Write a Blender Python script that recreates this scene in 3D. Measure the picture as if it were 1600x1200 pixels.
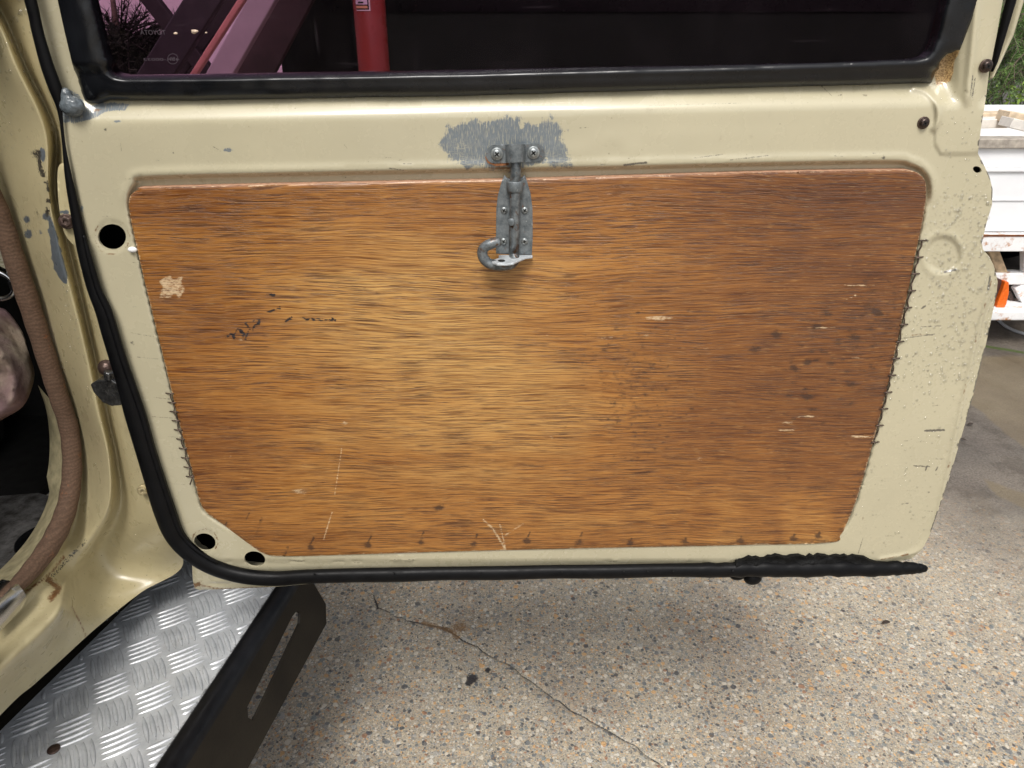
import bpy, bmesh, math, random
import numpy as np
from mathutils import Vector, Matrix
from mathutils.geometry import delaunay_2d_cdt

S = bpy.context.scene
for o in list(bpy.data.objects): bpy.data.objects.remove(o)
C = S.collection
random.seed(5); RNG = np.random.default_rng(5)
R = math.radians

# ------------------------------------------------------------------ camera, sky, sun, exposure
H = 1.30; PITCH = R(27.0); F = 1142.0
cam = bpy.data.objects.new('camera', bpy.data.cameras.new('camera')); C.objects.link(cam)
cam.location = (0, 0, H); cam.rotation_euler = (math.pi / 2 - PITCH, 0, 0)
cam.data.sensor_width = 36; cam.data.lens = F / 1600 * 36
cam.data.clip_start = 0.02; cam.data.clip_end = 900
S.camera = cam
W = bpy.data.worlds.new('World'); S.world = W; W.use_nodes = True
wn = W.node_tree.nodes; wl = W.node_tree.links; wn.clear()
SUN_DIR = Vector((-0.10, -0.60, 0.95)).normalized()     # towards the sun
el = math.asin(SUN_DIR.z); az = math.atan2(SUN_DIR.x, SUN_DIR.y)
sky = wn.new('ShaderNodeTexSky'); sky.sky_type = 'NISHITA'; sky.sun_disc = False
sky.sun_elevation = el; sky.sun_rotation = az; sky.dust_density = 4.0; sky.air_density = 1.0
hs = wn.new('ShaderNodeHueSaturation'); hs.inputs['Saturation'].default_value = 0.28
bg = wn.new('ShaderNodeBackground'); bg.inputs['Strength'].default_value = 0.135
wo = wn.new('ShaderNodeOutputWorld')
wl.new(sky.outputs[0], hs.inputs['Color']); wl.new(hs.outputs[0], bg.inputs[0]); wl.new(bg.outputs[0], wo.inputs[0])
sl = bpy.data.lights.new('sun', 'SUN'); sun = bpy.data.objects.new('sun', sl); C.objects.link(sun)
sl.energy = 1.9; sl.angle = R(20); sl.color = (1.0, 0.96, 0.9)
sun.rotation_euler = SUN_DIR.to_track_quat('Z', 'Y').to_euler()
S.view_settings.view_transform = 'Standard'; S.view_settings.look = 'None'
S.view_settings.exposure = 0.46; S.view_settings.gamma = 1
S.cycles.max_bounces = 8; S.cycles.use_denoising = True

# ------------------------------------------------------------------ helpers: pixels of the 1600x1200 photograph to points on real planes
cP, sP = math.cos(PITCH), math.sin(PITCH)
def ray(u, v):
    x = (np.asarray(u, float) - 800) / F; y = (600 - np.asarray(v, float)) / F
    return x, cP + y * sP, -sP + y * cP
def onY(u, v, Y): x, a, b = ray(u, v); t = Y / a; return x * t, 0 * x + Y, H + b * t
def onZ(u, v, Z): x, a, b = ray(u, v); t = (Z - H) / b; return x * t, a * t, 0 * x + Z
def tY(u, v, Y): return Y / ray(u, v)[1]
def tZ(u, v, Z): return (Z - H) / ray(u, v)[2]
def tX(u, v, X): return X / ray(u, v)[0]
def at(u, v, t): x, a, b = ray(u, v); return x * t, a * t, H + b * t
def pY(u, v, Y): return Vector([float(c) for c in onY(u, v, Y)])
def pZ(u, v, Z): return Vector([float(c) for c in onZ(u, v, Z)])
def to_px(X, Y, Z):
    z = Z - H; d = Y * cP - z * sP; up = Y * sP + z * cP
    return 800 + F * X / d, 600 - F * up / d
D = 0.70                                                  # distance of the door's inner face

def inpoly(u, v, poly):
    u = np.asarray(u); v = np.asarray(v); r = np.zeros(u.shape, bool); n = len(poly)
    for i in range(n):
        x1, y1 = poly[i]; x2, y2 = poly[(i + 1) % n]
        if y1 == y2: continue
        c = ((y1 > v) != (y2 > v)) & (u < (x2 - x1) * (v - y1) / (y2 - y1) + x1)
        r ^= c
    return r
def dline(u, v, pts, closed=False):
    d = np.full(np.shape(u), 1e9); n = len(pts)
    for i in range(n if closed else n - 1):
        (x1, y1), (x2, y2) = pts[i], pts[(i + 1) % n]
        dx, dy = x2 - x1, y2 - y1; L = dx * dx + dy * dy + 1e-9
        t = np.clip(((u - x1) * dx + (v - y1) * dy) / L, 0, 1)
        d = np.minimum(d, np.hypot(u - x1 - t * dx, v - y1 - t * dy))
    return d
def sdist(u, v, poly):                                     # negative inside
    return np.where(inpoly(u, v, poly), -1, 1) * dline(u, v, poly, True)
def sm(x, a, b):
    t = np.clip((np.asarray(x, float) - a) / (b - a), 0, 1); return t * t * (3 - 2 * t)
def vnoise(u, v, s, seed=0):
    r = np.random.default_rng(seed).random((256, 256)); x = np.asarray(u) / s + 1000; y = np.asarray(v) / s + 1000
    i = np.floor(x).astype(int); j = np.floor(y).astype(int); fx = x - i; fy = y - j
    fx = fx * fx * (3 - 2 * fx); fy = fy * fy * (3 - 2 * fy)
    g = lambda a, b: r[a % 256, b % 256]
    return (g(i, j) * (1 - fx) + g(i + 1, j) * fx) * (1 - fy) + (g(i, j + 1) * (1 - fx) + g(i + 1, j + 1) * fx) * fy
def resample(pts, step, closed=True):
    out = []; n = len(pts)
    for i in range(n if closed else n - 1):
        a = pts[i]; b = pts[(i + 1) % n]; L = math.hypot(b[0] - a[0], b[1] - a[1]); k = max(1, int(round(L / step)))
        for j in range(k): out.append((a[0] + (b[0] - a[0]) * j / k, a[1] + (b[1] - a[1]) * j / k))
    if not closed: out.append(tuple(pts[-1]))
    return out
def smooth(pts, closed=True, k=4):                         # Catmull-Rom
    out = []; n = len(pts)
    rng = range(n) if closed else range(n - 1)
    for i in rng:
        g = (lambda q: np.array(pts[q % n], float)) if closed else (lambda q: np.array(pts[min(max(q, 0), n - 1)], float))
        p0, p1, p2, p3 = g(i - 1), g(i), g(i + 1), g(i + 2)
        for j in range(k):
            t = j / k
            out.append(tuple(0.5 * (2 * p1 + (p2 - p0) * t + (2 * p0 - 5 * p1 + 4 * p2 - p3) * t * t + (3 * p1 - p0 - 3 * p2 + p3) * t ** 3)))
    if not closed: out.append(tuple(float(c) for c in pts[-1]))
    return out
def ell(cx, cy, rx, ry, rot=0, n=24):
    c, s = math.cos(R(rot)), math.sin(R(rot))
    return [(cx + rx * math.cos(a) * c - ry * math.sin(a) * s, cy + rx * math.cos(a) * s + ry * math.sin(a) * c) for a in [2 * math.pi * i / n for i in range(n)]]

# ------------------------------------------------------------------ objects
def empty(name, label, cat, loc, group=None):
    o = bpy.data.objects.new(name, None); C.objects.link(o); o.location = loc; o.empty_display_size = 0.05
    o['label'] = label; o['category'] = cat
    if group: o['group'] = group
    return o
def world_loc(o):
    v = Vector((0, 0, 0))
    while o: v += o.location; o = o.parent
    return v
def link(name, me, mat, parent=None, shade=True):
    o = bpy.data.objects.new(name, me); C.objects.link(o)
    if mat is not None and not me.materials: me.materials.append(mat)
    if parent is not None:
        o.parent = parent; o.location = -world_loc(parent)
    if shade:
        me.polygons.foreach_set('use_smooth', [True] * len(me.polygons))
    return o
def tag(o, label, cat, group=None, kind=None):
    o['label'] = label
    if cat: o['category'] = cat
    if group: o['group'] = group
    if kind: o['kind'] = kind
    return o
def setloc(o, loc):                                        # move the origin of a top-level mesh to its base
    loc = Vector(loc); o.data.transform(Matrix.Translation(-loc)); o.location = loc; return o
class MB:
    def __init__(s): s.v = []; s.f = []; s.sm = []
    def add(s, vs, fs, sm=True):
        k = len(s.v); s.v += [tuple(map(float, p)) for p in vs]; s.f += [tuple(i + k for i in f) for f in fs]; s.sm += [sm] * len(fs); return s
    def box(s, x0, x1, y0, y1, z0, z1):
        v = [(x, y, z) for x in (x0, x1) for y in (y0, y1) for z in (z0, z1)]
        return s.add(v, [(0, 1, 3, 2), (4, 6, 7, 5), (0, 4, 5, 1), (2, 3, 7, 6), (0, 2, 6, 4), (1, 5, 7, 3)], False)
    def obox(s, c, ax, ay, az):                            # oriented box: centre and three half-axes
        c, ax, ay, az = map(Vector, (c, ax, ay, az))
        v = [c + i * ax + j * ay + k * az for i in (-1, 1) for j in (-1, 1) for k in (-1, 1)]
        return s.add(v, [(0, 1, 3, 2), (4, 6, 7, 5), (0, 4, 5, 1), (2, 3, 7, 6), (0, 2, 6, 4), (1, 5, 7, 3)], False)
    def tube(s, path, rad, n=12, flat=None, up=None, caps=True):
        path = [Vector(p) for p in path]; m = len(path)
        if not hasattr(rad, '__len__'): rad = [rad] * m
        vs = []; prev = None
        for i, p in enumerate(path):
            t = (path[min(i + 1, m - 1)] - path[max(i - 1, 0)]).normalized()
            if up is not None: b = Vector(up) - t * Vector(up).dot(t); b.normalize()
            elif prev is None:
                a = Vector((0, 0, 1)) if abs(t.z) < .9 else Vector((1, 0, 0)); b = (a - t * a.dot(t)).normalized()
            else: b = (prev - t * prev.dot(t)).normalized()
            prev = b; w = t.cross(b)
            r = rad[i]; r1, r2 = (r if hasattr(r, '__len__') else (r, r * (flat or 1)))
            for j in range(n):
                a = 2 * math.pi * j / n; vs.append(p + w * (math.cos(a) * r1) + b * (math.sin(a) * r2))
        fs = [(i * n + j, i * n + (j + 1) % n, (i + 1) * n + (j + 1) % n, (i + 1) * n + j) for i in range(m - 1) for j in range(n)]
        if caps: fs += [tuple(range(n))[::-1], tuple((m - 1) * n + j for j in range(n))]
        return s.add(vs, fs)
    def cyl(s, a, b, r, n=16, r2=None): return s.tube([a, b], [r, r if r2 is None else r2], n)
    def sphere(s, c, r, n=12, m=8, sc=(1, 1, 1)):
        c = Vector(c); vs = [c + Vector((0, 0, r * sc[2]))]
        for i in range(1, m):
            a = math.pi * i / m
            for j in range(n):
                b = 2 * math.pi * j / n; vs.append(c + Vector((r * sc[0] * math.sin(a) * math.cos(b), r * sc[1] * math.sin(a) * math.sin(b), r * sc[2] * math.cos(a))))
        vs.append(c - Vector((0, 0, r * sc[2]))); k = len(vs) - 1
        fs = [(0, 1 + j, 1 + (j + 1) % n) for j in range(n)] + [(k, 1 + (m - 2) * n + (j + 1) % n, 1 + (m - 2) * n + j) for j in range(n)]
        fs += [(1 + i * n + j, 1 + (i + 1) * n + j, 1 + (i + 1) * n + (j + 1) % n, 1 + i * n + (j + 1) % n) for i in range(m - 2) for j in range(n)]
        return s.add(vs, fs)
    def build(s, name, mat, parent=None, bevel=0, fix=True, sub=0):
        me = bpy.data.meshes.new(name); me.from_pydata(s.v, [], s.f); me.update()
        if fix:
            bm = bmesh.new(); bm.from_mesh(me); bmesh.ops.recalc_face_normals(bm, faces=bm.faces); bm.to_mesh(me); bm.free()
        o = link(name, me, mat, parent, shade=False)
        me.polygons.foreach_set('use_smooth', s.sm if len(s.sm) == len(me.polygons) else [True] * len(me.polygons))
        if bevel:
            b = o.modifiers.new('b', 'BEVEL'); b.width = bevel; b.segments = 3; b.limit_method = 'ANGLE'; b.angle_limit = R(35)
            me.polygons.foreach_set('use_smooth', [True] * len(me.polygons))
            w = o.modifiers.new('w', 'WEIGHTED_NORMAL')
        return o

def cdt(outline, holes, spacing, extra=None, ostep=None):
    """triangles over a pixel region: returns pts (n,2), tris (m,3)"""
    ostep = ostep or spacing
    rings = [resample(outline, ostep)] + [resample(h, min(ostep, 3)) for h in holes]
    pts = []; edges = []
    for r in rings:
        k = len(pts); pts += r; edges += [(k + i, k + (i + 1) % len(r)) for i in range(len(r))]
    xs = [p[0] for p in outline]; ys = [p[1] for p in outline]
    gx, gy = np.meshgrid(np.arange(min(xs), max(xs), spacing), np.arange(min(ys), max(ys), spacing * .9))
    gx = gx + (np.arange(gx.shape[0]) % 2)[:, None] * spacing * .5
    g = np.stack([gx.ravel(), gy.ravel()], 1)
    if extra is not None and len(extra):
        ex = np.array(extra, float)
        # drop grid points that fall close to extras
        key = set(map(tuple, np.round(ex / (spacing)).astype(int)))
        gk = np.round(g / spacing).astype(int)
        g = g[[tuple(k) not in key for k in gk]]
        g = np.concatenate([g, ex])
    ok = inpoly(g[:, 0], g[:, 1], outline)
    for h in holes: ok &= ~inpoly(g[:, 0], g[:, 1], h)
    g = g[ok]
    d = np.full(len(g), 1e9)
    for r in [outline] + list(holes): d = np.minimum(d, dline(g[:, 0], g[:, 1], r, True))
    g = g[d > min(spacing, 2) * .4]
    allp = pts + [tuple(p) for p in g]
    vo, eo, fo, *_ = delaunay_2d_cdt([Vector((float(a), float(b))) for a, b in allp], edges, [], 0, 1e-4)
    P = np.array([(v.x, v.y) for v in vo]); T = np.array([f for f in fo])
    c = P[T].mean(1); ok = inpoly(c[:, 0], c[:, 1], outline)
    for h in holes: ok &= ~inpoly(c[:, 0], c[:, 1], h)
    return P, T[ok]
def sheet(name, outline, hfun, mat, parent=None, holes=(), spacing=4, extra=None, base=D, skirt=0.0, mask=None, ostep=None, shallow=None):
    """pressed sheet standing in a vertical plane: relief hfun(u,v) towards the viewer, real sides folded back by skirt"""
    P, T = cdt(outline, holes, spacing, extra, ostep)
    h = hfun(P[:, 0], P[:, 1]); X, Y, Z = onY(P[:, 0], P[:, 1], base - h)
    V = np.stack([X, Y, Z], 1)
    faces = T.tolist(); n0 = len(V)
    a, b, c = V[T[:, 0]], V[T[:, 1]], V[T[:, 2]]
    if np.cross(b - a, c - a)[:, 1].sum() > 0: faces = [f[::-1] for f in faces]
    mk = None if mask is None else mask(P[:, 0], P[:, 1])
    if skirt:
        cnt = {}
        for f in faces:
            for i in range(3):
                e = (f[i], f[(i + 1) % 3]); cnt[e] = 1
        bd = [e for e in cnt if (e[1], e[0]) not in cnt]
        used = sorted({i for e in bd for i in e}); m1 = {q: n0 + k for k, q in enumerate(used)}; m2 = {q: n0 + len(used) + k for k, q in enumerate(used)}
        Vs = V[used]; Vb = Vs.copy(); dep = np.full(len(used), skirt)
        for hl_ in holes: dep[np.abs(sdist(P[used, 0], P[used, 1], hl_)) < 1.2] = .0022
        if shallow: dep[dline(P[used, 0], P[used, 1], shallow) < 1.5] = .003
        Vb[:, 1] += dep
        V = np.concatenate([V, Vs, Vb])
        faces += [(m1[e[1]], m1[e[0]], m2[e[0]], m2[e[1]]) for e in bd]
        if mk is not None: mk = np.concatenate([mk, mk[used], mk[used]])
    me = bpy.data.meshes.new(name); me.from_pydata(V.tolist(), [], faces); me.update()
    if mk is not None:
        at_ = me.color_attributes.new('Mask', 'FLOAT_COLOR', 'POINT'); at_.data.foreach_set('color', mk.astype(np.float32).ravel())
    return link(name, me, mat, parent)

# ------------------------------------------------------------------ materials
class M:
    def __init__(s, name):
        s.m = bpy.data.materials.new(name); s.m.use_nodes = True; s.t = s.m.node_tree; s.t.nodes.clear()
        s.out = s.t.nodes.new('ShaderNodeOutputMaterial'); s.p = s.t.nodes.new('ShaderNodeBsdfPrincipled'); s.t.links.new(s.p.outputs[0], s.out.inputs[0])
        s.co = s.t.nodes.new('ShaderNodeTexCoord').outputs['Object']
    def set(s, node, k, v):
        i = node.inputs[k]
        if isinstance(v, bpy.types.NodeSocket): s.t.links.new(v, i)
        elif isinstance(v, (tuple, list)) and len(v) == 3 and i.type == 'RGBA': i.default_value = (*v, 1)
        else: i.default_value = v
    def pr(s, **kw):
        for k, v in kw.items(): s.set(s.p, {'col': 'Base Color', 'rough': 'Roughness', 'metal': 'Metallic', 'nor': 'Normal', 'coat': 'Coat Weight', 'coatr': 'Coat Roughness', 'spec': 'Specular IOR Level', 'trans': 'Transmission Weight', 'ior': 'IOR', 'alpha': 'Alpha', 'sheen': 'Sheen Weight'}[k], v)
        return s.m
    def map(s, scale=(1, 1, 1), vec=None, rot=(0, 0, 0), loc=(0, 0, 0)):
        n = s.t.nodes.new('ShaderNodeMapping'); s.set(n, 'Vector', vec or s.co); n.inputs['Scale'].default_value = scale; n.inputs['Rotation'].default_value = rot; n.inputs['Location'].default_value = loc
        return n.outputs[0]
    def noise(s, scale=5, detail=3, rough=.5, dist=0, vec=None, col=False):
        n = s.t.nodes.new('ShaderNodeTexNoise'); s.set(n, 'Vector', vec or s.co); s.set(n, 'Scale', scale); s.set(n, 'Detail', detail); s.set(n, 'Roughness', rough); s.set(n, 'Distortion', dist)
        return n.outputs['Color' if col else 'Fac']
    def vor(s, scale=5, feature='F1', vec=None, rnd=1):
        n = s.t.nodes.new('ShaderNodeTexVoronoi'); n.feature = feature; s.set(n, 'Vector', vec or s.co); s.set(n, 'Scale', scale); s.set(n, 'Randomness', rnd)
        return n
    def ma(s, op, a, b=0.0, c=0.0, clamp=False):
        n = s.t.nodes.new('ShaderNodeMath'); n.operation = op; n.use_clamp = clamp
        s.set(n, 0, a); s.set(n, 1, b); s.set(n, 2, c); return n.outputs[0]
    def mr(s, v, a, b, c=0.0, d=1.0, smooth=False):
        n = s.t.nodes.new('ShaderNodeMapRange'); n.clamp = True
        if smooth: n.interpolation_type = 'SMOOTHSTEP'
        s.set(n, 0, v); s.set(n, 1, a); s.set(n, 2, b); s.set(n, 3, c); s.set(n, 4, d); return n.outputs[0]
    def mix(s, f, a, b, mode='MIX'):
        n = s.t.nodes.new('ShaderNodeMix'); n.data_type = 'RGBA'; n.blend_type = mode
        s.set(n, 0, f); s.set(n, 6, a); s.set(n, 7, b); return n.outputs[2]
    def ramp(s, f, stops, interp='LINEAR'):
        n = s.t.nodes.new('ShaderNodeValToRGB'); e = n.color_ramp; e.interpolation = interp
        while len(e.elements) < len(stops): e.elements.new(.5)
        for q, (p, c) in zip(e.elements, stops): q.position = p; q.color = (*c, 1)
        s.set(n, 0, f); return n.outputs[0]
    def sep(s, v):
        n = s.t.nodes.new('ShaderNodeSeparateXYZ'); s.set(n, 0, v); return n.outputs
    def sepc(s, v):
        n = s.t.nodes.new('ShaderNodeSeparateColor'); s.set(n, 0, v); return n.outputs
    def attr(s, name='Mask'):
        n = s.t.nodes.new('ShaderNodeAttribute'); n.attribute_name = name; return n
    def bump(s, h, strength=.3, dist=.001, nor=None):
        n = s.t.nodes.new('ShaderNodeBump'); s.set(n, 'Height', h); s.set(n, 'Strength', strength); s.set(n, 'Distance', dist)
        if nor is not None: s.set(n, 'Normal', nor)
        return n.outputs[0]
    def vadd(s, a, b):
        n = s.t.nodes.new('ShaderNodeVectorMath'); n.operation = 'ADD'; s.set(n, 0, a); s.set(n, 1, b); return n.outputs[0]
    def vscale(s, a, k):
        n = s.t.nodes.new('ShaderNodeVectorMath'); n.operation = 'SCALE'; s.set(n, 0, a); s.set(n, 3, k); return n.outputs[0]

def mat_paint(name='cream_paint', base=(.445, .405, .280), masked=True):
    m = M(name)
    big = m.noise(6, 3, .55); fine = m.noise(420, 2, .5); mid = m.noise(45, 4, .6)
    col = m.mix(m.mr(big, .3, .7), tuple(c * .93 for c in base), tuple(min(1, c * 1.05) for c in base))
    dirt = m.mr(m.noise(70, 5, .7), .62, .78); col = m.mix(m.ma('MULTIPLY', dirt, .32), col, (.20, .15, .08))
    sp = m.mr(m.noise(260, 2, .5), .73, .77); col = m.mix(m.ma('MULTIPLY', sp, .55), col, (.10, .075, .045))
    rough = m.mr(mid, .3, .7, .20, .34)
    hgt = m.ma('ADD', m.ma('MULTIPLY', fine, .12), m.noise(30, 2, .5))
    if masked:
        a = m.attr(); r, g, b = m.sepc(a.outputs['Color'])[:3]; al = a.outputs['Alpha']
        # red: grey primer brushed on
        st = m.noise(1, 3, .65, .5, vec=m.map((1100, 300, 130), rot=(0, R(38), 0))); st2 = m.noise(1, 3, .65, .5, vec=m.map((150, 300, 1000), rot=(0, R(12), 0))); st = m.ma('MAXIMUM', st, m.ma('MULTIPLY', st2, m.mr(m.noise(22, 1), .42, .58, .7, 1.0)))
        brush = m.ma('ADD', r, m.ma('MULTIPLY', m.ma('ADD', m.ma('SUBTRACT', m.noise(160, 4, .7), .5), m.ma('MULTIPLY', m.ma('SUBTRACT', .54, st), .7)), 1.5))
        pm = m.mr(brush, .40, .62)
        streak = m.mr(st, .52, .62); pm2 = m.ma('MULTIPLY', pm, m.ma('SUBTRACT', 1, m.ma('MULTIPLY', streak, .5)))
        pc = m.mix(m.noise(200, 3, .6), (.09, .11, .125), (.18, .205, .22))
        col = m.mix(pm2, col, pc)
        # green: rust, brown dirt and the painted shade line above the panel recess
        gm = m.mr(m.ma('ADD', g, m.ma('MULTIPLY', m.ma('SUBTRACT', m.noise(330, 3, .6), .5), .9)), .42, .62)
        col = m.mix(gm, col, m.mix(m.noise(150, 3), (.055, .03, .015), (.25, .13, .045)))
        # blue: dark chips and scratches
        bm_ = m.mr(m.ma('ADD', b, m.ma('MULTIPLY', m.ma('SUBTRACT', m.noise(420, 4, .7), .5), 1.3)), .42, .62)
        col = m.mix(m.ma('MULTIPLY', bm_, .85), col, (.06, .055, .05))
        # alpha: insulation foam crumbling / pale scratch
        am = m.mr(al, .3, .7); foam = m.mix(m.mr(m.noise(700, 3, .7), .4, .6), (.22, .12, .04), (.62, .42, .19))
        col = m.mix(am, col, foam)
        rough = m.ma('ADD', rough, m.ma('MULTIPLY', m.ma('MAXIMUM', pm2, m.ma('MAXIMUM', gm, am)), .4))
        hgt = m.ma('ADD', hgt, m.ma('MULTIPLY', m.ma('ADD', am, 0.0), m.ma('MULTIPLY', m.noise(500, 3, .7), 4)))
        hgt = m.ma('SUBTRACT', hgt, m.ma('MULTIPLY', bm_, .6))
    return m.pr(col=col, rough=rough, coat=.6, coatr=.06, nor=m.bump(hgt, .18, .0005))
PAINT = mat_paint()
def mat_body():
    m = M('weathered_cream_paint'); base = (.52, .45, .265)
    big = m.noise(5, 3, .55); col = m.mix(m.mr(big, .3, .7), tuple(c * .88 for c in base), tuple(c * 1.06 for c in base))
    a = m.attr(); r, g, b = m.sepc(a.outputs['Color'])[:3]; al = a.outputs['Alpha']
    dirt = m.mr(m.noise(40, 5, .7), .55, .75); col = m.mix(m.ma('MULTIPLY', dirt, .3), col, (.2, .14, .06))
    sp = m.mr(m.noise(300, 2, .5), .70, .75); col = m.mix(m.ma('MULTIPLY', sp, .7), col, (.10, .075, .045))
    pm = m.mr(m.ma('ADD', r, m.ma('MULTIPLY', m.ma('SUBTRACT', m.noise(190, 4, .7), .5), 1.0)), .5, .58)
    col = m.mix(pm, col, m.mix(m.noise(200, 3), (.07, .085, .095), (.16, .18, .2)))
    gm = m.mr(m.ma('ADD', g, m.ma('MULTIPLY', m.ma('SUBTRACT', m.noise(250, 4, .7), .5), 1.1)), .45, .65)
    col = m.mix(gm, col, m.mix(m.noise(130, 3), (.06, .03, .015), (.30, .13, .04)))
    bm_ = m.mr(m.ma('ADD', b, m.ma('MULTIPLY', m.ma('SUBTRACT', m.noise(400, 4, .7), .5), 1.4)), .5, .6)
    col = m.mix(bm_, col, (.05, .045, .035))
    return m.pr(col=col, rough=m.mr(m.noise(40, 3), .3, .7, .24, .42), coat=.25, coatr=.15, nor=m.bump(m.ma('ADD', m.noise(25, 2), m.ma('MULTIPLY', m.noise(400, 2), .1)), .3, .001))
BODY = mat_body()
def simple(name, col, rough=.5, metal=0, var=.15, scale=30, bump=.2, bscale=200, bd=.0005, **kw):
    m = M(name); n = m.noise(scale, 4, .6)
    c = m.mix(m.mr(n, .3, .7), tuple(x * (1 - var) for x in col), tuple(min(1, x * (1 + var)) for x in col))
    return m.pr(col=c, rough=m.mr(m.noise(scale * 1.7, 3), .3, .7, max(.02, rough - .08), rough + .08), metal=metal, nor=m.bump(m.noise(bscale, 3, .6), bump, bd), **kw)
RUBBER = simple('black_rubber', (.004, .004, .0045), .42, 0, .3, 60, .15, 150, spec=.13)
SEAL = simple('window_rubber', (.006, .0065, .008), .24, 0, .35, 25, .12, 60, .0012, spec=.38)
CABIN = simple('dark_cabin', (.012, .011, .010), .85)
STEEL = simple('bright_steel', (.55, .55, .56), .22, 1, .1, 30, .06, 60)
BLACKPAINT = simple('black_powder_coat', (.018, .016, .013), .5, 0, .3, 20, .3, 500)
def mat_wood():
    m = M('wood_grain'); x, y, z = m.sep(m.co)
    warp = m.ma('MULTIPLY', m.ma('SUBTRACT', m.noise(1, 2, .5, vec=m.map((3.2, 1, 9))), .5), .030)
    warp2 = m.ma('MULTIPLY', m.ma('SUBTRACT', m.noise(1, 2, .5, vec=m.map((26, 1, 60))), .5), .0016)
    zz = m.ma('ADD', z, m.ma('ADD', warp, warp2))
    cb = m.t.nodes.new('ShaderNodeCombineXYZ'); m.set(cb, 0, x); m.set(cb, 2, zz); v = cb.outputs[0]
    a = m.attr(); r, g, b = m.sepc(a.outputs['Color'])[:3]; al = a.outputs['Alpha']
    band = m.noise(1, 4, .6, vec=m.map((3, 1, 55), v)); band2 = m.noise(1, 4, .6, vec=m.map((9, 1, 170), v))
    fine = m.mr(m.noise(1, 3, .6, vec=m.map((11, 1, 520), v)), .34, .66); fine2 = m.mr(m.noise(1, 2, .6, vec=m.map((24, 1, 1150), v)), .36, .64)
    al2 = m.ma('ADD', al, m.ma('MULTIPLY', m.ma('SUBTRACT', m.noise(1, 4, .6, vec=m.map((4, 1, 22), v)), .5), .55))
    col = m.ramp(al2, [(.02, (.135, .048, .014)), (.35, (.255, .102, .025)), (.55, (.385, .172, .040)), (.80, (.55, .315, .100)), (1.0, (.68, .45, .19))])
    gf = m.ma('ADD', m.ma('ADD', m.ma('MULTIPLY', band, .34), m.ma('MULTIPLY', band2, .18)), m.ma('ADD', m.ma('MULTIPLY', fine, .18), m.ma('MULTIPLY', fine2, .30)))
    col = m.mix(1, col, m.ramp(gf, [(.28, (.34, .24, .18)), (.40, (.58, .49, .42)), (.50, (.88, .85, .82)), (.62, (1.0, 1.0, 1.0))]), 'MULTIPLY')
    d1 = m.mr(m.noise(1, 3, .6, vec=m.map((24, 1, 900), v)), .53, .59)
    d2 = m.mr(m.noise(1, 2, .5, vec=m.map((9, 1, 420), v)), .60, .66)
    dm = m.mr(m.noise(1, 3, .6, vec=m.map((5, 1, 30), v)), .35, .58, .40, 1.0)
    dash = m.ma('MULTIPLY', m.ma('MAXIMUM', d1, m.ma('MULTIPLY', d2, .8)), dm)
    col = m.mix(m.ma('MULTIPLY', dash, .80), col, (.058, .022, .010))
    lt = m.mr(m.noise(1, 2, .5, vec=m.map((70, 1, 900), v, loc=(3, 0, 9))), .60, .70)
    col = m.mix(m.ma('MULTIPLY', lt, .25), col, (.62, .38, .14))
    # stains: red = bare pale wood, green = dark grime, blue = ink black
    n1 = m.ma('SUBTRACT', m.noise(1, 4, .7, vec=m.map((220, 1, 500))), .5); n2 = m.ma('SUBTRACT', m.noise(1, 4, .7, vec=m.map((120, 1, 260))), .5)
    gm = m.mr(m.ma('ADD', g, m.ma('MULTIPLY', n2, 1.6)), .30, .72); col = m.mix(m.ma('MULTIPLY', gm, .78), col, (.035, .016, .010))
    rm = m.mr(m.ma('SUBTRACT', m.ma('ADD', r, m.ma('MULTIPLY', n1, 1.6)), m.ma('MULTIPLY', dash, .25)), .38, .74); col = m.mix(m.ma('MULTIPLY', rm, .85), col, (.62, .47, .29))
    bm_ = m.mr(m.ma('ADD', b, m.ma('MULTIPLY', n1, 2.0)), .42, .66); col = m.mix(bm_, col, (.018, .014, .016))
    h = m.ma('SUBTRACT', m.ma('MULTIPLY', band2, .4), m.ma('MULTIPLY', dash, .8))
    return m.pr(col=col, rough=m.mr(m.noise(25, 4), .3, .7, .30, .44), spec=.55, nor=m.bump(h, .55, .0007))
WOOD = mat_wood()
WOODEDGE = simple('wood_edge', (.42, .24, .15), .7, 0, .3, 200, .4, 400)
def mat_galv():
    m = M('grey_painted_steel'); n = m.noise(150, 5, .7); col = m.mix(m.mr(n, .3, .7), (.065, .078, .086), (.20, .22, .228))
    ru = m.mr(m.noise(110, 5, .75, .4), .60, .68); col = m.mix(m.ma('MULTIPLY', ru, .8), col, (.11, .05, .022))
    li = m.mr(m.noise(240, 3, .7), .64, .7); col = m.mix(m.ma('MULTIPLY', li, .5), col, (.42, .43, .43))
    return m.pr(col=col, rough=.42, metal=.25, nor=m.bump(n, .5, .0006))
GALV = mat_galv()
RUST = simple('rusty_dark_steel', (.085, .055, .045), .4, .6, .5, 250, .6, 400)
print('materials ok')

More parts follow.
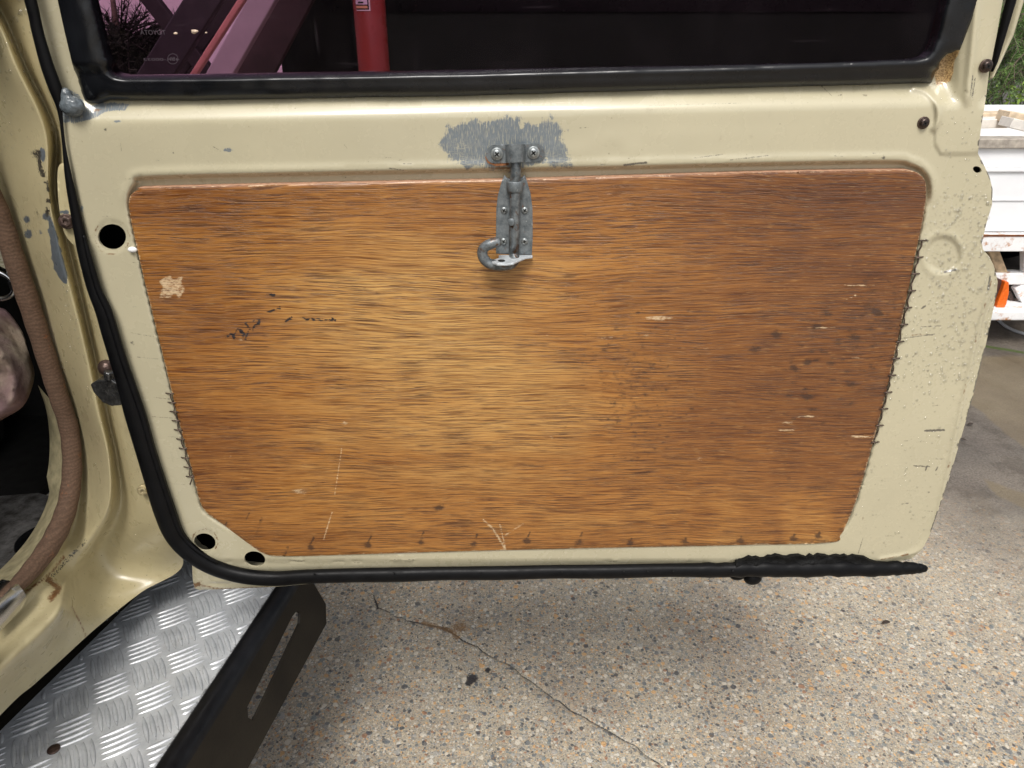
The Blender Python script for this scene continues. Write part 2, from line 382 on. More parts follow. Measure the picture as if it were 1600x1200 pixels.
# ------------------------------------------------------------------ the door
WOODPOLY = smooth([(201, 320), (205, 304), (218, 296), (240, 293), (500, 287), (800, 281), (1000, 275), (1200, 269), (1390, 266), (1424, 267), (1440, 275), (1447, 292),
    (1444, 330), (1430, 400), (1405, 520), (1380, 630), (1345, 760), (1323, 818), (1313, 836), (1296, 848), (1150, 852), (900, 857), (700, 862), (500, 868), (440, 869), (415, 866),
    (396, 855), (345, 817), (322, 800), (312, 782), (301, 740), (280, 660), (252, 545), (226, 440), (207, 355)], k=5)
RECESS = smooth([(200, 334), (204, 303), (214, 287), (240, 278), (500, 272), (800, 266), (1000, 262), (1200, 257), (1388, 254), (1420, 258), (1440, 268), (1451, 290),
    (1448, 330), (1434, 400), (1409, 520), (1384, 630), (1349, 762), (1328, 820), (1317, 840), (1298, 853), (1150, 857), (900, 862), (700, 867), (500, 873), (440, 874), (413, 871),
    (393, 859), (341, 820), (317, 802), (307, 782), (296, 740), (275, 660), (247, 545), (221, 440), (202, 355)], k=5)
DOOR_OUT = [(14, -150), (57, 0), (68, 50), (83, 100), (95, 140), (97, 152), (97, 190), (101, 230), (109, 270), (119, 335), (131, 385), (149, 450), (166, 500), (184, 550), (203, 620), (226, 700),
    (250, 780), (270, 830), (303, 872), (345, 892), (400, 899), (480, 896), (800, 890), (1100, 886), (1330, 880), (1378, 881), (1402, 878), (1424, 873), (1440, 860), (1452, 838), (1480, 758), (1500, 690),
    (1520, 620), (1540, 540), (1557, 460), (1559, 440), (1553, 415), (1545, 400), (1536, 390), (1534, 380), (1541, 350), (1550, 320), (1551, 296), (1546, 276), (1537, 257), (1528, 240), (1532, 205),
    (1541, 150), (1546, 108), (1549, 97), (1557.5, 54), (1567, 0), (1603, -150), (1535, -150), (1492, 0), (1470, 70), (1452, 100), (1436, 112), (800, 130), (180, 138), (160, 136), (148, 120), (128, 40), (116, 0), (78, -150)]
HOLES = [ell(175, 370, 22, 20), ell(320, 847, 17, 13.5, 12), ell(398, 873.5, 16.5, 12, 10), ell(1527, 265, 7, 5, 25)]
def bead_v(u): return 186 - (np.asarray(u) - 300) * .0215
PATCH = [(1462, 150), (1461, 226), (1470, 241), (1540, 239), (1556, 90), (1480, 90)]
BEAD = smooth([(1428, 138), (1445, 143), (1458, 155), (1466, 172), (1466, 188), (1459, 201)], False)
FOLD = smooth([(1549, 440), (1530, 510), (1505, 620), (1480, 740), (1462, 810), (1450, 842), (1432, 862), (1400, 870), (1376, 874)], False)
def door_h(u, v):
    h = np.zeros(np.shape(u))
    sd = sdist(u, v, RECESS)
    topw = sm(-v, -330, -298); sd2 = sdist(u, v, WOODPOLY)
    h -= .0085 * np.maximum(np.maximum(sm(-sd, -4, 2.5) * topw, sm(-sd2, -1.6, 1.8) * sm(-v, -835, -800) ), sm(-sd2, 3, 8))
    h += .0012 * topw * np.exp(-((sd - 9) / 6) ** 2)                      # rolled lip round the recess
    d = bead_v(u) - v; k = 3.2
    shelf = np.logaddexp(0, np.clip(d / k, -30, 30)) * k
    rp = sm(u, 1462, 1500)                                          # the window pillar on the right
    lp = sm(-u, -160, -125)
    h -= np.minimum(shelf, 34) * .00042 * (1 - rp) * (1 - .4 * lp)
    # right pillar: channel beside the seal, ridge line, outer flange
    rx = 1512 + (150 - v) * .10; side = sm(v, 172, 150)
    h += rp * side * (-.009 * sm(rx - u, 0, 42) + .0035 * np.exp(-((u - rx) / 6) ** 2))
    h -= rp * side * .004 * sm(u - (rx + 22 + (150 - v) * .12), -6, 8)
    sp_ = sdist(u, v, PATCH); h += .0016 * sm(-sp_, -1.5, 1.5) * sm(v, 120, 200)
    h += .0024 * np.exp(-(dline(u, v, BEAD) / 4.5) ** 2)
    c = np.hypot(u - 1473, (v - 398) * .96); h -= .0022 * sm(-c, -30, -22) - .0007 * np.exp(-((c - 33) / 4) ** 2)
    fd = dline(u, v, FOLD); sgn = (u > np.interp(v, [p[1] for p in FOLD], [p[0] for p in FOLD])) | (v > 876)
    near = sm(v, 425, 470)
    h += near * (.0016 * np.exp(-(fd / 3.0) ** 2) - .0024 * np.where(sgn, sm(fd, 1, 7), 0))
    for (cx, cy, r) in ((175, 370, 22), (320, 847, 16)):
        q = np.hypot(u - cx, v - cy); h -= .0012 * sm(-q, -(r + 5), -(r + 1))
    lm = dline(u, v, DOOR_OUT[:24]); h -= .004 * sm(-lm, -12, 0) * sm(v, 190, 300)
    h += .0007 * (vnoise(u, v, 130, 3) - .5) * sm(v, 190, 215) + .0016 * np.exp(-(((u - 930) / 90) ** 2 + ((v - 232) / 26) ** 2)) * (vnoise(u, v, 30, 9) - .4)
    ob = dline(u, v, DOOR_OUT[30:50]); h += .0006 * (vnoise(u, v, 9, 4) - .5) * sm(-ob, -14, -1)
    return h
SCR = [((1280, 131), (1300, 150), .8), ((1520, 118), (1516, 150), 1.0), ((1524, 122), (1519, 152), 1.0), ((538, 226), (542, 231), .7), ((1010, 165), (1160, 161), .5), ((905, 200), (920, 199), .6),
    ((188, 224), (190, 236), .6), ((609, 263), (630, 266), 1.1), ((975, 258), (1010, 254), 1.6), ((1440, 511), (1470, 509), .8), ((1476, 425), (1493, 421), 2.2), ((1446, 673), (1475, 672), 1.8), ((1428, 728), (1452, 729), 1.2),
    ((1340, 868), (1348, 842), .8), ((1462, 717), (1475, 717), .8), ((1446, 735), (1449, 728), 1.3), ((1465, 730), (1462, 735), 1.3), ((1085, 247), (1130, 241), .8), ((1140, 250), (1200, 243), .9), ((1553, 380), (1530, 402), .8),
    ((1400, 530), (1460, 522), .9), ((1340, 660), (1344, 690), .6), ((1457, 634), (1468, 633), .7), ((205, 520), (240, 526), .6), ((215, 558), (247, 561), .6), ((240, 621), (270, 624), .6), ((237, 651), (280, 654), .6), ((262, 682), (285, 684), .5), ((268, 756), (290, 757), .5),
    ((330, 227), (345, 236), .8), ((1315, 148), (1310, 149), 1.0), ((1446, 478), (1440, 482), 1.4), ((1547, 432), (1544, 452), 1.6)]
RR = random.Random(11)
for _ in range(60):
    a = RR.random()
    if a < .4: x = RR.uniform(1330, 1530); y = RR.uniform(420, 850)
    elif a < .6: x = RR.uniform(330, 1300); y = RR.uniform(873, 882)
    elif a < .85: x = RR.uniform(430, 1400); y = RR.uniform(240, 262) - (1 if x > 900 else 0)
    else: x = RR.uniform(150, 260); y = RR.uniform(250, 650)
    L = RR.uniform(2, 16); SCR.append(((x, y), (x + L, y + RR.uniform(-1.5, 1)), RR.uniform(.3, .8)))
def strip_extra(a, b, w=1.0):
    L = math.hypot(b[0] - a[0], b[1] - a[1]); n = max(2, int(L / 2.2)); out = []
    nx, ny = -(b[1] - a[1]) / (L + 1e-6), (b[0] - a[0]) / (L + 1e-6)
    for i in range(-1, n + 2):
        t = i / n
        for q in (0, -1.3, 1.3, -2.8, 2.8): out.append((a[0] + (b[0] - a[0]) * t + nx * q * w, a[1] + (b[1] - a[1]) * t + ny * q * w))
    return out
def grid_extra(x0, x1, y0, y1, s): 
    gx, gy = np.meshgrid(np.arange(x0, x1, s), np.arange(y0, y1, s)); return list(zip(gx.ravel().tolist(), gy.ravel().tolist()))
PRIM = [[(697, 200), (720, 190), (760, 192), (790, 184), (812, 188), (816, 200), (858, 188), (880, 205), (884, 232), (890, 258), (868, 262), (846, 252), (830, 262), (735, 262), (697, 248), (693, 225)]]
def door_mask(u, v):
    n = len(u); k = np.zeros((n, 4)); w = 4 * (vnoise(u, v, 6, 1) - .5) + 6 * (vnoise(u, v, 14, 2) - .5)
    for p in PRIM: k[:, 0] = np.maximum(k[:, 0], sm(-(sdist(u, v, p) + 1.6 * w), -13, 10) * (.80 + .35 * (vnoise(u, v, 11, 33) - .3)))
    q = [(97, 140), (112, 140), (126, 150), (134, 168), (160, 160), (200, 163), (196, 172), (165, 174), (140, 188), (97, 190)]
    k[:, 0] = np.maximum(k[:, 0], sm(-(sdist(u, v, q) + w * .5), -3, 3))
    for (x, y, a, b) in ((357, 234, 9, 3.5), (875, 285, 14, 4), (183, 190, 6, 1.5), (128, 326, 2.5, 6)):
        k[:, 0] = np.maximum(k[:, 0], np.exp(-((u - x) / a) ** 2 - ((v - y) / b) ** 2) * 1.1)
    k[:, 1] = np.maximum(k[:, 1], .9 * np.exp(-((u - 150) / 12) ** 2 - ((v - 172) / 3) ** 2))
    for (cx, cy, r) in ((175, 370, 27), (320, 847, 20)):
        q = np.hypot(u - cx, v - cy); k[:, 1] = np.maximum(k[:, 1], .62 * np.exp(-((q - r) / 2.4) ** 2) * (vnoise(u, v, 9, 5) > .35))
    k[:, 1] = np.maximum(k[:, 1], .50 * np.exp(-((sdist(u, v, RECESS) - .5) / 1.6) ** 2) * sm(-v, -300, -285) * (.5 + .8 * (vnoise(u, v, 40, 8) - .3)))  # shade in the recess crease, painted as a thin brown line
    k[:, 1] = np.maximum(k[:, 1], .75 * np.exp(-((u - 785) / 36) ** 2 - ((v - 262) / 3) ** 2))
    k[:, 1] = np.maximum(k[:, 1], .6 * np.exp(-(dline(u, v, FOLD) / 2.6) ** 2) * (vnoise(u, v, 22, 12) > .55))
    k[:, 1] = np.maximum(k[:, 1], .5 * np.exp(-((u - 1348) / 4) ** 2 - ((v - 810) / 14) ** 2)); k[:, 1] = np.maximum(k[:, 1], .45 * np.exp(-((u - 1380) / 12) ** 2 - ((v - 675) / 2.5) ** 2))
    k[:, 1] = np.maximum(k[:, 1], .55 * np.exp(-((v - (524 - (u - 1400) * .03)) / 2.5) ** 2) * sm(u, 1398, 1404) * sm(-u, -1475, -1430))
    for a, b, s in SCR:
        k[:, 2] = np.maximum(k[:, 2], min(.85, .36 + .30 * s) * np.exp(-(dline(u, v, [a, b]) / (.7 + .9 * s)) ** 2))
    eo = dline(u, v, DOOR_OUT[29:48]); k[:, 2] = np.maximum(k[:, 2], .9 * sm(-eo, -3.2, -.5) * (vnoise(u, v, 11, 21) > .42))
    el = dline(u, v, DOOR_OUT[8:18]); k[:, 2] = np.maximum(k[:, 2], .8 * sm(-el, -14, -8) * (vnoise(u, v, 5, 22) > .72) * sm(v, 480, 520))
    bt = v - (869 + 2.5 * (vnoise(u, v * 0, 16, 31) - .5)); k[:, 2] = np.maximum(k[:, 2], .95 * sm(bt, 3, 7) * sm(u, 1150, 1215) * sm(-u, -1372, -1345))
    for (x, y, r) in ((165, 202, 3), (270, 240, 2.2), (1380, 246, 4), (1510, 435, 3), (1345, 275, 2), (207, 536, 4), (205, 556, 3), (1355, 727, 3.5), (1554, 436, 2.5), (1448, 376, 4), (1450, 770, 3), (1534, 123, 2.4)):
        k[:, 2] = np.maximum(k[:, 2], .85 * np.exp(-((u - x) ** 2 + (v - y) ** 2) / r ** 2))
    foam = [(1462, 135), (1460, 112), (1470, 92), (1480, 84), (1502, 74), (1492, 95), (1486, 128)]
    k[:, 3] = sm(-(sdist(u, v, foam) + w * .4), -3, 3)
    return k
ex = grid_extra(688, 895, 182, 268, 2.6) + grid_extra(96, 204, 140, 192, 2.6) + grid_extra(1455, 1505, 75, 140, 2.6)
for a, b, s in SCR: ex += strip_extra(a, b)
ex += grid_extra(1420, 1475, 130, 245, 2.8) + grid_extra(1438, 1508, 362, 434, 2.8) + grid_extra(1200, 1420, 860, 882, 3)
for off in (-3, -1.2, 1.2, 3): ex += [(p[0] + off, p[1]) for p in resample(FOLD, 4, False)]
for off in (-8, -6, -4.2, -2.8, -1.5, -.3, 1.0, 2.4, 4, 6): ex += [(p[0], p[1] + off) for p in resample([(214, 287), (240, 278), (500, 272), (800, 266), (1000, 262), (1200, 257), (1388, 254), (1420, 258), (1440, 268)], 4, False)]

car = empty('car', 'old cream car with its door open, wooden inner panel, dark window, tread plate step', 'car', (-1.1, .2, 0))
door = sheet('door', DOOR_OUT, door_h, PAINT, car, holes=HOLES, spacing=4.5, extra=ex, skirt=.045, mask=door_mask, shallow=DOOR_OUT[-13:])
# outer skin behind, its bottom corner showing under the rubber
SKIN = [(300, 700), (300, 880), (301, 905), (304, 919), (312, 922), (430, 917), (520, 909), (800, 890), (1180, 880), (1360, 850), (1400, 800), (1450, 640), (1480, 480), (1490, 300), (1470, 130), (1400, 125), (160, 150), (135, 160), (150, 300), (190, 420)]
def skin_h(u, v):
    e = dline(u, v, SKIN, True)
    return .003 * sm(e, 0, 6) + .003 * np.exp(-((v - (907 - (u - 330) * .01)) / 2.0) ** 2) * sm(u, 325, 340) - .003 * np.exp(-((v - (913 - (u - 330) * .01)) / 2.0) ** 2) * sm(u, 318, 330)
def skin_mask(u, v):
    k = np.zeros((len(u), 4)); k[:, 1] = .62 * np.exp(-(dline(u, v, [(302, 912), (345, 921), (420, 918)]) / 3.5) ** 2) + .5 * np.exp(-(dline(u, v, [(304, 918), (316, 905)]) / 2.5) ** 2); return k
sheet('outer_skin', SKIN, skin_h, PAINT, door, spacing=9, extra=grid_extra(298, 530, 880, 924, 3), base=.785, skirt=.006, mask=skin_mask)
cav = [(125, 230), (1490, 230), (1530, 262), (1535, 300), (1500, 600), (1440, 830), (1400, 868), (440, 893), (345, 884), (303, 862), (272, 815), (190, 520)]
cv = MB(); a_ = [pY(u, v, D + .030) for u, v in cav]; n = len(a_); cv.add(a_ + [p + Vector((0, .03, 0)) for p in a_], [tuple(range(n)), tuple(range(2 * n - 1, n - 1, -1))] + [(i, i + n, (i + 1) % n + n, (i + 1) % n) for i in range(n)], False)
cv.build('cavity_shade', simple('cavity_black', (.003, .003, .003), .95, spec=0.0), door)  # black slab stands in for the darkness behind the door holes
# frame outer channel on the right, above the screw: dark rubber then a thin painted return
ch = MB()
for (uo, y, w) in ((0, 0, 0),):
    ch.tube([pY(1616, -150, .72), pY(1580, 0, .72), pY(1565, 54, .72), pY(1554, 97, .72), pY(1550, 112, .72)], [(.0046, .004), (.0042, .004), (.0034, .004), (.0024, .003), (.001, .001)], 12, up=(0, -1, 0))
ch.build('frame_rubber', RUBBER, door)
fr = MB(); fr.tube([pY(1624, -150, .735), pY(1587, 0, .735), pY(1571.5, 54, .735), pY(1557, 97, .735), pY(1549, 122, .72)], [(.0050, .010), (.0046, .010), (.0040, .010), (.0018, .006), (.0008, .002)], 12, up=(0, -1, 0))
fr.build('frame_return', mat_paint('plain_cream_paint', masked=False), door)

# ---- wooden panel
def wood_h(u, v):
    d = -sdist(u, v, WOODPOLY); return .0030 - .0012 * sm(-d, -2.5, 0) + .0005 * (vnoise(u, v, 160, 7) - .5)
INK = [[(356, 526), (362, 522), (366, 528)], [(366, 522), (372, 514), (380, 520), (384, 529), (388, 518)], [(384, 505), (388, 512), (394, 518), (398, 508), (404, 508), (406, 499), (396, 500)], [(418, 460), (428, 461)], [(416, 489), (438, 481)], [(446, 502), (456, 496)], [(470, 498), (500, 500), (524, 499)]]
def wood_mask(u, v):
    k = np.zeros((len(u), 4)); w = (vnoise(u, v, 7, 41) - .5)
    rr = k[:, 0]; g = k[:, 1]; b = k[:, 2]
    def mx(ch, val): k[:, ch] = np.maximum(k[:, ch], val)
    mx(0, .68 * sm(-(np.maximum(np.abs(u - 267 - (v - 450) * .1) - 17, np.abs(v - 449) - 15) + 9 * w), -4, 4))
    for (x, y, a, c, s) in ((468, 768, 13, 4, .85), (538, 661, 8, 3.5, .7), (1030, 497, 24, 3.5, .95), (1010, 524, 10, 3, .5), (890, 446, 18, 3, .5), (950, 528, 26, 4, .5), (1260, 651, 18, 1.8, .9), (1228, 660, 14, 1.6, .8), (1230, 672, 20, 1.4, .7),
        (1345, 682, 24, 2.2, .8), (1290, 512, 22, 1.5, .7), (1340, 446, 22, 1.5, .8), (1100, 545, 14, 1.4, .55), (860, 524, 14, 2, .45), (862, 683, 4, 4, .5), (1093, 716, 7, 4, .5), (376, 531, 5, 3, .6), (360, 714, 2, 5, .6), (856, 523, 20, 2, .5), (1340, 560, 28, 1.3, .6)):
        mx(0, s * np.exp(-((u - x) / a) ** 2 - ((v - y) / c) ** 2))
    for pts, s, wd in (([(534, 700), (528, 740), (523, 772)], .66, 1.4), ([(519, 800), (512, 822), (506, 842)], .7, 1.5), ([(755, 812), (770, 826), (790, 858)], .8, 2.2), ([(781, 820), (786, 840), (790, 858)], .75, 1.8), ([(790, 836), (818, 818)], .6, 1.8), ([(1340, 460), (1320, 470)], .6, 1.2)):
        mx(0, s * np.exp(-(dline(u, v, pts) / wd) ** 2))
    mx(0, .55 * sm(sdist(u, v, WOODPOLY), -3.5, -.5) * (vnoise(u, v, 20, 44) > .35))
    R2 = random.Random(3)
    def cl(x0, x1, y0, y1, n, amp, sx=9, sy=4):
        for _ in range(n):
            x = R2.gauss((x0 + x1) / 2, (x1 - x0) / 4); y = R2.gauss((y0 + y1) / 2, (y1 - y0) / 4); a = R2.uniform(.4, 1) * sx; c = R2.uniform(.4, 1) * sy
            m = (np.abs(u - x) < 30) & (np.abs(v - y) < 20)
            k[m, 1] = np.maximum(k[m, 1], .85 * amp * R2.uniform(.5, 1) * np.exp(-((u[m] - x) / a) ** 2 - ((v[m] - y) / c) ** 2))
    cl(890, 1090, 460, 720, 220, .85, 6, 3.2); cl(1200, 1420, 480, 640, 70, .75, 12, 6); cl(940, 1040, 600, 720, 60, .8, 8, 3.5); cl(1120, 1420, 480, 760, 90, .7, 12, 3.5); cl(1380, 1440, 330, 700, 50, .7, 10, 5); cl(250, 900, 300, 820, 50, .5, 12, 2.5)
    for (x, y) in ((1262, 565), (1275, 510), (1293, 490), (1370, 487), (1335, 527), (1215, 523), (1260, 620), (685, 793), (1240, 575), (1180, 545), (1372, 490), (1330, 600)):
        mx(1, .85 * np.exp(-((u - x) / 11) ** 2 - ((v - y) / 7) ** 2))
    for i, (x, y) in enumerate(((485, 855), (575, 852), (657, 847), (741, 850), (823, 846), (905, 848), (985, 849), (1070, 847), (1157, 845), (1240, 842), (1278, 838))):
        mx(1, 1.0 * np.exp(-((u - x) / 7) ** 2 - ((v - y) / 5) ** 2)); mx(1, .9 * np.exp(-(dline(u, v, [(x - 1, y), (x + 5 - (i > 5) * 3, y - 15 + (i > 5) * 8)]) / 1.8) ** 2))
    for (x, y) in ((400, 835), (350, 825), (385, 812), (445, 865), (405, 820)): mx(1, .85 * np.exp(-(dline(u, v, [(x, y), (x + 5, y - 10)]) / 1.8) ** 2))
    e = sdist(u, v, WOODPOLY); mx(1, .42 * sm(e, -16, -1) * sm(u, 300, 1300) * sm(v, 300, 500)); mx(1, .36 * np.exp(-((u - 1370) / 60) ** 2 - ((v - 500) / 120) ** 2)); mx(1, .33 * np.exp(-((u - 985) / 75) ** 2 - ((v - 590) / 110) ** 2))
    for p in INK: mx(2, .95 * np.exp(-(dline(u, v, p) / 2.6) ** 2) * (.45 + .75 * vnoise(u, v, 5, 71)))
    for (x, y, r) in ((356, 526, 4), (404, 505, 4.5), (380, 526, 3.5), (424, 460, 3), (437, 482, 3.4), (453, 498, 3.5), (520, 499, 3.5)): mx(2, .95 * np.exp(-((u - x) / r) ** 2 - ((v - y) / (r * .7)) ** 2))
    tone = .50 + .26 * np.exp(-((u - 700) / 230) ** 2 - ((v - 610) / 130) ** 2) + .16 * np.exp(-((u - 560) / 300) ** 2 - ((v - 420) / 110) ** 2) - .30 * sm(u, 860, 1350) * sm(-v, -860, -640) - .12 * np.exp(-((u - 300) / 120) ** 2) - .12 * np.exp(-((v - 300) / 40) ** 2)  # pale sheen over the middle is painted into the tone
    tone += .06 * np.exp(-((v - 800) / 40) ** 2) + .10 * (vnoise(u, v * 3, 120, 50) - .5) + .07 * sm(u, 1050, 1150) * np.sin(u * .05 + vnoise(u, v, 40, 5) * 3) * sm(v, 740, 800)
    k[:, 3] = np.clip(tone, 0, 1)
    return k
wex = grid_extra(350, 530, 455, 535, 1.8) + grid_extra(745, 825, 806, 862, 2) + grid_extra(245, 292, 430, 470, 2.4)
for a, b in (((534, 700), (523, 772)), ((519, 800), (506, 842)), ((1190, 672), (1260, 668)), ((1220, 651), (1290, 651)), ((1320, 682), (1370, 682)), ((1310, 446), (1365, 446)), ((1265, 512), (1320, 512))): wex += strip_extra(a, b, .8)
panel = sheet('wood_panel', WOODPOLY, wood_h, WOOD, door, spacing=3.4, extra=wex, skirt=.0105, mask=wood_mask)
panel.data.materials.append(WOODEDGE)
nf = len(panel.data.polygons)
mi = np.array([0 if len(p.vertices) == 3 else 1 for p in panel.data.polygons], dtype=np.int32)
for p in panel.data.polygons:
    if len(p.vertices) == 4 and p.center.z < 1.10 and abs(p.normal.x) > .3 or len(p.vertices) == 4 and p.normal.z < 0: mi[p.index] = 2
panel.data.materials.append(simple('shaded_wood_edge', (.06, .035, .02), .8))  # dark edge copy on sides and underside stands in for shade in the gap
panel.data.polygons.foreach_set('material_index', mi)
panel['label'] = 'brown wood grain panel with worn and stained patches'

# ---- window rubber
SO = [(40, -150), (90, 0), (101, 50), (113, 100), (126, 145), (131, 159), (140, 163), (154, 163), (172, 157), (300, 157.5), (500, 154), (700, 151), (900, 145), (1050, 141), (1200, 136.5), (1300, 134), (1400, 131.5), (1455, 130), (1459, 121),
      (1462, 112), (1467, 108), (1468, 98), (1473, 91), (1480, 84), (1486, 83), (1493, 79), (1500, 78), (1507, 60), (1530, 0), (1574, -150)]
SI = [(1524, -150), (1479, 0), (1463, 60), (1455, 80), (1446, 89), (1430, 93), (1300, 98.5), (1100, 103), (900, 106), (700, 110), (500, 113.5), (300, 117), (195, 118), (182, 115), (173, 106), (165, 88), (143, 0), (104, -150)]
def seal_h(u, v):
    do = dline(u, v, SO); di = dline(u, v, SI); s = di / (di + do + 1e-6)
    bot = sm(v, 95, 118)
    r1 = np.sqrt(np.clip(1 - (2 * s - 1) ** 2, 0, 1))
    h = -.013 * bot + .0015 * (1 - bot) + (.013 * bot + .005 * (1 - bot)) * r1 + .003 * bot * np.exp(-((s - .22) / .12) ** 2)
    return h + .0014 * (vnoise(u, v, 70, 15) - .5) + .0008 * (vnoise(u, v, 22, 16) - .5)
sheet('window_seal', SO + SI, seal_h, SEAL, door, spacing=4, skirt=.012)
# ---- glass
g = M('tinted_glass'); g.t.nodes.remove(g.p)
tr = g.t.nodes.new('ShaderNodeBsdfTransparent'); tr.inputs[0].default_value = (.60, .455, .54, 1)
gl = g.t.nodes.new('ShaderNodeBsdfGlossy'); gl.inputs['Roughness'].default_value = .03; gl.inputs[0].default_value = (1, 1, 1, 1)
fs = g.t.nodes.new('ShaderNodeFresnel'); fs.inputs[0].default_value = 1.16
df = g.t.nodes.new('ShaderNodeBsdfDiffuse'); df.inputs[0].default_value = (.35, .3, .33, 1)
mx = g.t.nodes.new('ShaderNodeMixShader'); mx2 = g.t.nodes.new('ShaderNodeMixShader')
dust = g.mr(g.noise(1, 4, .7, .5, vec=g.map((10, 1, 6), rot=(0, R(35), 0))), .45, .8, .001, .012)
sm_ = g.mr(g.noise(1, 2, .5, .3, vec=g.map((14, 1, 160), rot=(0, R(55), 0))), .66, .72, 0, .035); sm2_ = g.mr(g.noise(1, 2, .5, .3, vec=g.map((150, 1, 12), rot=(0, R(30), 0))), .68, .74, 0, .03); dust = g.ma('ADD', dust, g.ma('MULTIPLY', g.ma('ADD', sm_, sm2_), g.mr(g.noise(7, 2), .45, .65)))
g.t.links.new(dust, mx2.inputs[0]); g.t.links.new(tr.outputs[0], mx2.inputs[1]); g.t.links.new(df.outputs[0], mx2.inputs[2])
gg2 = g.t.nodes.new('ShaderNodeNewGeometry'); g.t.links.new(g.ma('MULTIPLY', fs.outputs[0], g.ma('SUBTRACT', 1.0, gg2.outputs['Backfacing'])), mx.inputs[0]); g.t.links.new(mx2.outputs[0], mx.inputs[1]); g.t.links.new(gl.outputs[0], mx.inputs[2]); g.t.links.new(mx.outputs[0], g.out.inputs[0])
gb = MB(); gp = [pY(u, v, D + .006) for u, v in [(1560, -150), (1495, 0), (1470, 80), (1450, 105), (200, 126), (165, 110), (130, 0), (85, -150)]]
gb.add(gp + [p + Vector((0, .004, 0)) for p in gp], [tuple(range(8)), tuple(range(15, 7, -1))] + [(i, i + 8, (i + 1) % 8 + 8, (i + 1) % 8) for i in range(8)], False)
glass = gb.build('window_glass', g.m, door)
# etched marking, reads backwards from inside
ETCH = simple('etched_grey', (.045, .032, .042), .8)
def text(body, u, v, hpx, mat, name, parent, mirror=False, Y=D + .004, width=None):
    cu = bpy.data.curves.new(name, 'FONT'); cu.body = body; cu.size = 1; cu.align_x = 'CENTER'; cu.align_y = 'CENTER'
    o = bpy.data.objects.new('tmp', cu); C.objects.link(o); dg = bpy.context.evaluated_depsgraph_get()
    me = bpy.data.meshes.new_from_object(o.evaluated_get(dg)); bpy.data.objects.remove(o); me.name = name
    c = pY(u, v, Y); s = (pY(u, v - hpx, Y) - c).length / .7; xs = [q.co.x for q in me.vertices]; wdt = max(xs) - min(xs)
    sx = (pY(u + width, v, Y) - c).length / wdt if width else s
    for q in me.vertices: q.co = Vector((q.co.x * sx * (-1 if mirror else 1) + c.x, c.y, q.co.y * s + c.z))
    me.materials.clear(); return link(name, me, mat, parent, shade=False)
text('TOYOTA', 239, 51, 7, ETCH, 'etched_name', door, True, width=40)
text('43R-00033', 252, 93, 4, ETCH, 'etched_code', door, True, width=56)
e3 = text('E3', 270, 92, 5, ETCH, 'etched_mark', door, True, width=7)
rg = MB(); rg.tube([pY(270 + 8 * math.cos(a), 92 + 8 * math.sin(a), D + .004) for a in np.linspace(0, 2 * math.pi, 25)], .00022, 6); rg.build('etched_ring', ETCH, door)
CHIP = simple('pale_flecks', (.55, .42, .32), .8, 0, .5, 400)
for (x, y, r) in ((274, 52, 3.2), (304, 49, 6.5), (322, 51, 2)):
    f = MB(); k = 12; c = [pY(x + r * random.uniform(.6, 1.1) * math.cos(i * 2 * math.pi / k), y + r * .62 * random.uniform(.6, 1.1) * math.sin(i * 2 * math.pi / k), D + .003) for i in range(k)]
    f.add(c + [p + Vector((0, .001, 0)) for p in c], [tuple(range(k)), tuple(range(2 * k - 1, k - 1, -1))] + [(i, i + k, (i + 1) % k + k, (i + 1) % k) for i in range(k)]); f.build('paint_fleck', CHIP, door)

# ---- weatherstrip round the door edge; its top run stands in for the shaded gap
LW = [(-150, -10, 22), (0, 38, 57), (50, 50, 68), (100, 63, 83), (140, 77, 97), (165, 87, 97.5), (190, 93, 98.5), (230, 97.5, 103), (270, 101, 111), (300, 105, 118), (335, 111, 126), (375, 118, 136), (400, 123, 142), (450, 136, 157), (485, 149, 174),
      (520, 159, 185), (560, 171, 197), (600, 183, 211), (650, 196, 228), (700, 211, 242), (750, 226, 258), (800, 241, 275)]
path = [((a + b) / 2, y, (b - a) / 2) for y, a, b in LW] + [(274, 838, 15.5), (300, 866, 14.5), (335, 887, 13.5), (380, 900, 13), (430, 904, 12.5), (480, 901, 12), (550, 899, 12), (620, 898, 12.5), (700, 896, 11.5), (780, 895.5, 12), (860, 893.5, 11.5), (950, 893, 12), (1040, 891, 11.5), (1120, 891, 12.5),
      (1190, 889, 14), (1250, 889, 14), (1300, 888, 14), (1350, 889, 13), (1395, 888, 12), (1425, 888, 10), (1440, 888.5, 7.5), (1446, 889, 5), (1448, 889, 2)]
sp = smooth(path, False, 6); ws = MB()
pts = []; rads = []
for i, (u, v, r) in enumerate(sp):
    yy = D - .004; p = pY(u, v, yy); q = pY(u + r, v, yy); rr = (q - p).length
    if u > 1100: rr *= 1 + .18 * (random.random() - .5); p.z += .0012 * (random.random() - .5)
    pts.append(p); rads.append((rr, min(rr * .8, .010)))
ws.tube(pts, rads, 20, up=(0, -1, 0)); strip = ws.build('weatherstrip', RUBBER, door)
